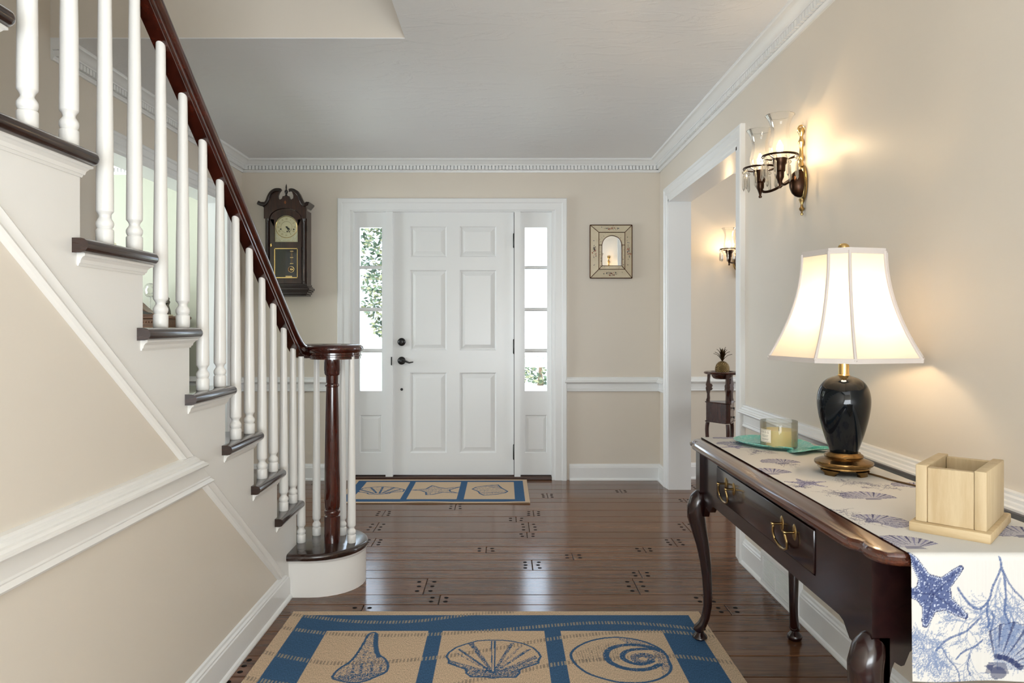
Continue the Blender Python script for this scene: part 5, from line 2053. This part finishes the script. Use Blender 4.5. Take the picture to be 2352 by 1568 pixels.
def tri(r_, cut=.02):
    p = []
    for a in sorted(AN):
        d_ = Vector((math.cos(R(a)), math.sin(R(a))))
        n_ = Vector((-d_.y, d_.x))
        for s in (-1, 1):
            p.append((PX_ + d_.x * r_ + n_.x * s * cut, PY_ + d_.y * r_ + n_.y * s * cut))
    return p


m = MB()
m.stack([[(x, y, z) for x, y in tri(.108, .016)] for z in (.512, .640)])
m.build('drawer_case', 'standwood', stand)
for z in (.505, .640):
    m = MB()
    m.stack([[(x, y, z + dz) for x, y in tri(r_, .020)] for dz, r_ in ((0, .112), (.004, .117), (.008, .112))])
    m.build('shelf_board', 'standwood', stand)
vb, vc = Vector((math.cos(R(-86)), math.sin(R(-86)), 0)) * .108, Vector((math.cos(R(34)), math.sin(R(34)), 0)) * .108
fd = (vc - vb).normalized()
nf = Vector((fd.y, -fd.x, 0))
cmid = Vector((PX_, PY_, 0)) + (vb + vc) / 2 + nf * .0075
for z0_, z1_ in ((.516, .570), (.578, .634)):
    m = MB()
    hw = .066
    m.stack([[tuple(cmid + fd * s * hw + nf * q + Vector((0, 0, z))) for s, z in ((-1, z0_), (1, z0_), (1, z1_), (-1, z1_))] for q in (-.004, .006)])
    do_ = m.build('drawer', 'standwood', stand)
    kc = cmid + nf * .008 + Vector((0, 0, (z0_ + z1_) / 2))
    m = MB()
    m.tube([tuple(kc), tuple(kc + nf * .014)], [.004, .007], 10)
    m.tube([tuple(kc + nf * .010 + fd * .010 * math.cos(R(q * 30)) + Vector((0, 0, -.006 + .010 * math.sin(R(q * 30))))) for q in range(13)], .0016, 6)
    m.build('drop_pull', 'black', do_)
pine = thing('brass_pineapple', 'aged brass pineapple ornament standing on the dark wooden stand', 'ornament', (PX_, PY_, .8355))
pb_ = MB()
pr = [(0, .0005), (.030, .001), (.044, .014), (.050, .034), (.048, .056), (.040, .076), (.026, .090), (.010, .097), (0, .098)]
pb_.lathe(pr, (PX_, PY_, .8355), 28)
k = NT('pineapple_brass')
k.b.inputs['Metallic'].default_value = .85
k.b.inputs['Roughness'].default_value = .38
k.b.inputs['Base Color'].default_value = (*lin((126, 104, 66)), 1)
w1 = k.n('ShaderNodeTexWave', i_Scale=34.0)
w2 = k.n('ShaderNodeTexWave', i_Scale=34.0)
k.l(k.coords((1, 1, 1), 'Object', (0, R(45), 0)), 0, w1, 'Vector')
k.l(k.coords((1, 1, 1), 'Object', (0, R(-45), 0)), 0, w2, 'Vector')
mn = k.n('ShaderNodeMath', operation='MINIMUM')
k.l(w1, 'Fac', mn, 0)
k.l(w2, 'Fac', mn, 1)
bp = k.n('ShaderNodeBump', i_Strength=.9, i_Distance=.004)
k.l(mn, 0, bp, 'Height')
k.l(bp, 0, k.b, 'Normal')
pb_.build('fruit', k.m, pine, sharp=70)
M['leafbrass'] = metal('dark_brass_leaf', (92, 76, 48), .42, (52, 42, 30))
for i in range(14):
    a, sp, hh = R(i * 137.5), .016 + .040 * (1 - i / 14), .05 + .055 * i / 14
    d_ = Vector((math.cos(a), math.sin(a), 0))
    c0 = Vector((PX_, PY_, .8355 + .094))
    n_ = Vector((-d_.y, d_.x, 0))
    p = [c0, c0 + d_ * sp * .3 + Vector((0, 0, hh * .5)), c0 + d_ * sp * .7 + Vector((0, 0, hh * .85)), c0 + d_ * sp * 1.25 + Vector((0, 0, hh))]
    wd = [.004, .008, .006, .0004]
    m = MB()
    m.sweep([tuple(q) for q in p], [[(-w, 0), (0, -.002), (w, 0), (0, .0012)] for w in wd], up=(d_.x, d_.y, .2))
    m.build('crown_leaf', 'leafbrass', pine)

# ------------------------------------------------------------------ living room pieces seen between the balusters
piano = thing('upright_piano', 'brown wooden upright piano against the pale green living room wall', 'piano', (-3.05, 5.38, 0))
M['pianowood'] = wood('walnut_piano', (70, 40, 24), (118, 72, 44), 'x', .3, 10.0, .2)
pz = 1.250
MB().box(-3.75, -2.41, 5.17, 5.575, pz - .022, pz, .006).build('lid', 'pianowood', piano)
m = MB()
m.box(-3.72, -2.44, 5.20, 5.57, .0, pz - .06)
m.box(-3.73, -2.43, 5.185, 5.572, pz - .060, pz - .022)
m.build('body', 'pianowood', piano)
m = MB()
for i in range(62):
    m.box(-3.715 + i * .0206, -3.704 + i * .0206, 5.178, 5.186, pz - .050, pz - .038)
m.build('dentil_strip', 'pianowood', piano)['kind'] = 'stuff'
for xa in (-3.72, -2.51):
    MB().box(xa, xa + .07, 4.92, 5.20, 0, .62, .01).build('leg', 'pianowood', piano)
MB().box(-3.72, -2.44, 4.90, 5.20, .62, .72, .012).build('keybed', 'pianowood', piano)
MB().box(-3.63, -2.53, 4.93, 5.05, .721, .730).build('keyboard', paint('piano_keys', (232, 226, 210), .3), piano)

mc = thing('mantel_clock', 'camelback wooden mantel clock on top of the upright piano', 'clock', (-2.80, 5.30, pz))
prof_ = [(-.27, .0), (.27, .0), (.27, .016), (.235, .020), (.20, .034), (.16, .066), (.12, .104), (.07, .135), (0, .148), (-.07, .135), (-.12, .104), (-.16, .066), (-.20, .034), (-.235, .020), (-.27, .016)]
MB().prism([(-2.80 + x, pz + .0005 + z) for x, z in smooth(prof_, 1)], 'y', 5.25, 5.36).build('case', 'pianowood', mc)
MB().prism([(-2.80 + x * .9, pz + .012 + z * .80) for x, z in smooth(prof_, 1)], 'y', 5.246, 5.251).build('front_panel', 'clockdark', mc)
MB().lathe([(0, -.006), (.044, -.006), (.050, -.002), (.050, 0)], (-2.80, 5.246, pz + .075), 28, 'y').build('dial', 'dial', mc)

fg_ = thing('figurine', 'small dark silver figurine of two embracing figures on a pale base on the piano', 'figurine', (-2.495, 5.33, pz))
FX, FY = -2.495, 5.33
MB().box(FX - .042, FX + .042, FY - .03, FY + .03, pz + .0005, pz + .013, .003).build('plinth', paint('pale_stone', (214, 206, 180), .5), fg_)
sv = metal('tarnished_silver', (120, 116, 108), .3, (40, 36, 34))
m = MB()
m.tube([(FX - .012, FY, pz + .012), (FX - .016, FY, pz + .05), (FX - .010, FY, pz + .085), (FX - .004, FY, pz + .110), (FX - .002, FY, pz + .120), (FX, FY, pz + .135), (FX + .002, FY, pz + .152)], [.030, .022, .014, .020, .012, .015, .006], 12)
m.tube([(FX + .012, FY - .006, pz + .012), (FX + .020, FY - .006, pz + .04), (FX + .012, FY - .006, pz + .080), (FX + .016, FY - .004, pz + .108), (FX + .014, FY, pz + .118), (FX + .014, FY, pz + .130), (FX + .014, FY, pz + .142)], [.028, .016, .012, .017, .010, .013, .005], 12)
m.tube([(FX - .014, FY - .01, pz + .104), (FX + .004, FY - .022, pz + .090), (FX + .022, FY - .014, pz + .102)], .006, 8)
m.build('figures', sv, fg_, sharp=70)

go = thing('glass_ornament', 'clear cut-glass disc ornament on a slim stem beside the mantel clock', 'ornament', (-2.685, 5.48, pz))
m = MB()
m.lathe([(0, .0005), (.030, .001), (.028, .006), (.006, .012), (.004, .10), (.008, .145), (0, .150)], (-2.685, 5.48, pz), 20)
m.build('stem', 'crystal', go)
m = MB()
m.lathe([(0, -.008), (.020, -.010), (.030, -.006), (.045, -.010), (.052, -.004), (.055, 0), (.052, .004), (.045, .010), (.030, .006), (.020, .010), (0, .008)], (-2.685, 5.48, pz + .200), 18, 'y')
m.build('disc', 'crystal', go, sharp=10)

fl2 = thing('floor_lamp', 'tall floor lamp with pleated cream shade standing by the green living room wall', 'lamp', (-2.835, 5.08, 0))
Lx, Ly = -2.835, 5.08
MB().lathe([(0, .0), (.12, .0), (.125, .01), (.11, .022), (.03, .030), (.014, .05), (.011, .3), (.011, 1.50), (.006, 1.51), (.005, 1.79), (0, 1.79)], (Lx, Ly, .0), 24).build('pole', 'brass', fl2)
m = MB()
n = 96
oo = []
for r_, z in ((.190, 1.46), (.090, 1.765)):
    oo.append([(Lx + (r_ + .0022 * (i % 2)) * math.cos(2 * math.pi * i / n), Ly + (r_ + .0022 * (i % 2)) * math.sin(2 * math.pi * i / n), z) for i in range(n)])
m.add(oo[0] + oo[1], [(i, (i + 1) % n, n + (i + 1) % n, n + i) for i in range(n)])
m.build('shade', paint('pleated_cream', (226, 220, 198), .8), fl2, sharp=10)
MB().lathe([(.003, 1.77), (.006, 1.785), (.012, 1.795), (.013, 1.806), (.008, 1.818), (0, 1.822)], (Lx, Ly, 0), 16).build('finial', 'brass_bright', fl2)

wc = thing('wing_chair', 'blue patterned upholstered wing chair in the living room beyond the stairs', 'chair', (-2.62, 4.35, 0))
k = NT('blue_damask')
k.b.inputs['Roughness'].default_value = .9
vo = k.n('ShaderNodeTexVoronoi', i_Scale=22.0)
k.l(k.coords(), 0, vo, 'Vector')
cr = k.n('ShaderNodeValToRGB')
cr.color_ramp.elements[0].color, cr.color_ramp.elements[1].color = (*lin((150, 128, 136)), 1), (*lin((74, 100, 128)), 1)
cr.color_ramp.elements[0].position, cr.color_ramp.elements[1].position = .12, .3
k.l(vo, 'Distance', cr, 0)
k.l(cr, 0, k.b, 'Base Color')
M['damask'] = k.m
wx, wy = -2.62, 4.35      # faces the far wall: its back is towards the stairs
MB().box(wx - .33, wx + .33, wy - .36, wy + .34, .18, .44, .05, 3).build('seat', 'damask', wc)
bk_ = [(-.34, .30), (.34, .30), (.34, .92), (.30, 1.06), (.18, 1.14), (0, 1.165), (-.18, 1.14), (-.30, 1.06), (-.34, .92)]
MB().prism([(wx + x, z) for x, z in bk_], 'y', wy - .44, wy - .32).build('backrest', 'damask', wc)
for s in (-1, 1):
    MB().prism([(wy - .34, .40), (wy + .28, .40), (wy + .30, .58), (wy + .24, .63), (wy - .10, .64), (wy - .16, .80), (wy - .24, 1.02), (wy - .34, 1.06)], 'x', wx + s * .30 - .045, wx + s * .30 + .045).build('wing_arm', 'damask', wc)
    for yy in (wy - .34, wy + .28):
        MB().lathe([(.018, 0), (.020, .01), (.024, .19)], (wx + s * .28, yy, 0), 12).build('leg', 'standwood', wc)

# ------------------------------------------------------------------ outside the sidelights
lw = MB().box(-30, 30, YF + .25, 60, -.30, -.25)
tag(lw.build('lawn', paint('sunlit_lawn', (226, 230, 206), .9, .3, 8, var=.06)), 'sunlit pale lawn outside the front door sidelights', 'lawn')
st_ = MB().box(-2.2, 1.6, YF + .25, 7.4, -.249, -.16)
tag(st_.build('porch_slab', paint('pale_concrete', (226, 222, 212), .8, .2, 30)), 'pale concrete porch slab outside the front door', 'porch')


def foliage(name, label, base, h, rad, n, cat, seed, mats, cone=True, low=.1, leaf=.07):
    t = thing(name, label, cat, base)
    rr_ = random.Random(seed)
    m = [MB() for _ in mats]
    for i in range(n):
        z = rr_.random() ** (1.3 if cone else .8)
        rmax = rad * ((1 - z) ** .8 if cone else math.sqrt(max(0, 1 - (2 * z - 1) ** 2)))
        r_ = rmax * (rr_.random() ** .35) * (1 + .18 * math.sin(z * 40))
        a = rr_.uniform(0, 2 * math.pi)
        c = Vector((base[0] + r_ * math.cos(a), base[1] + r_ * math.sin(a), base[2] + low + z * (h - low)))
        s = leaf * rr_.uniform(.6, 1.3)
        u_ = Vector((rr_.gauss(0, 1), rr_.gauss(0, 1), rr_.gauss(0, .6))).normalized()
        v_ = u_.cross(Vector((rr_.gauss(0, 1), rr_.gauss(0, 1), rr_.gauss(0, 1)))).normalized()
        q = m[i % len(m)]
        q.add([c - u_ * s, c + v_ * s * .45, c + u_ * s, c - v_ * s * .45], [(0, 1, 2, 3)])
    for q, mt in zip(m, mats):
        q.build('foliage', mt, t)['kind'] = 'stuff'
    MB().lathe([(rad * .07, .0), (rad * .05, h * .3), (rad * .015, h * .9), (0, h * .92)], base, 10).build('trunk', paint('bark', (120, 96, 76), .9, .4, 20), t)


GR = [paint('spruce_needle', (84, 98, 74), .7), paint('spruce_tip', (122, 120, 88), .7), paint('spruce_dark', (56, 70, 54), .7)]  # needle tones, dealt out to the leaves in turn
foliage('evergreen_tree', 'tall sunlit evergreen tree seen through the left sidelight', (-2.42, 14.6, -.249), 4.3, .50, 2200, 'tree', 2, GR, False, 1.2, .065)
foliage('garden_shrub', 'low rounded shrub on the lawn seen through the right sidelight', (.9, 17.5, -.249), .75, 1.1, 900, 'shrub', 4, GR, False, .05, .07)
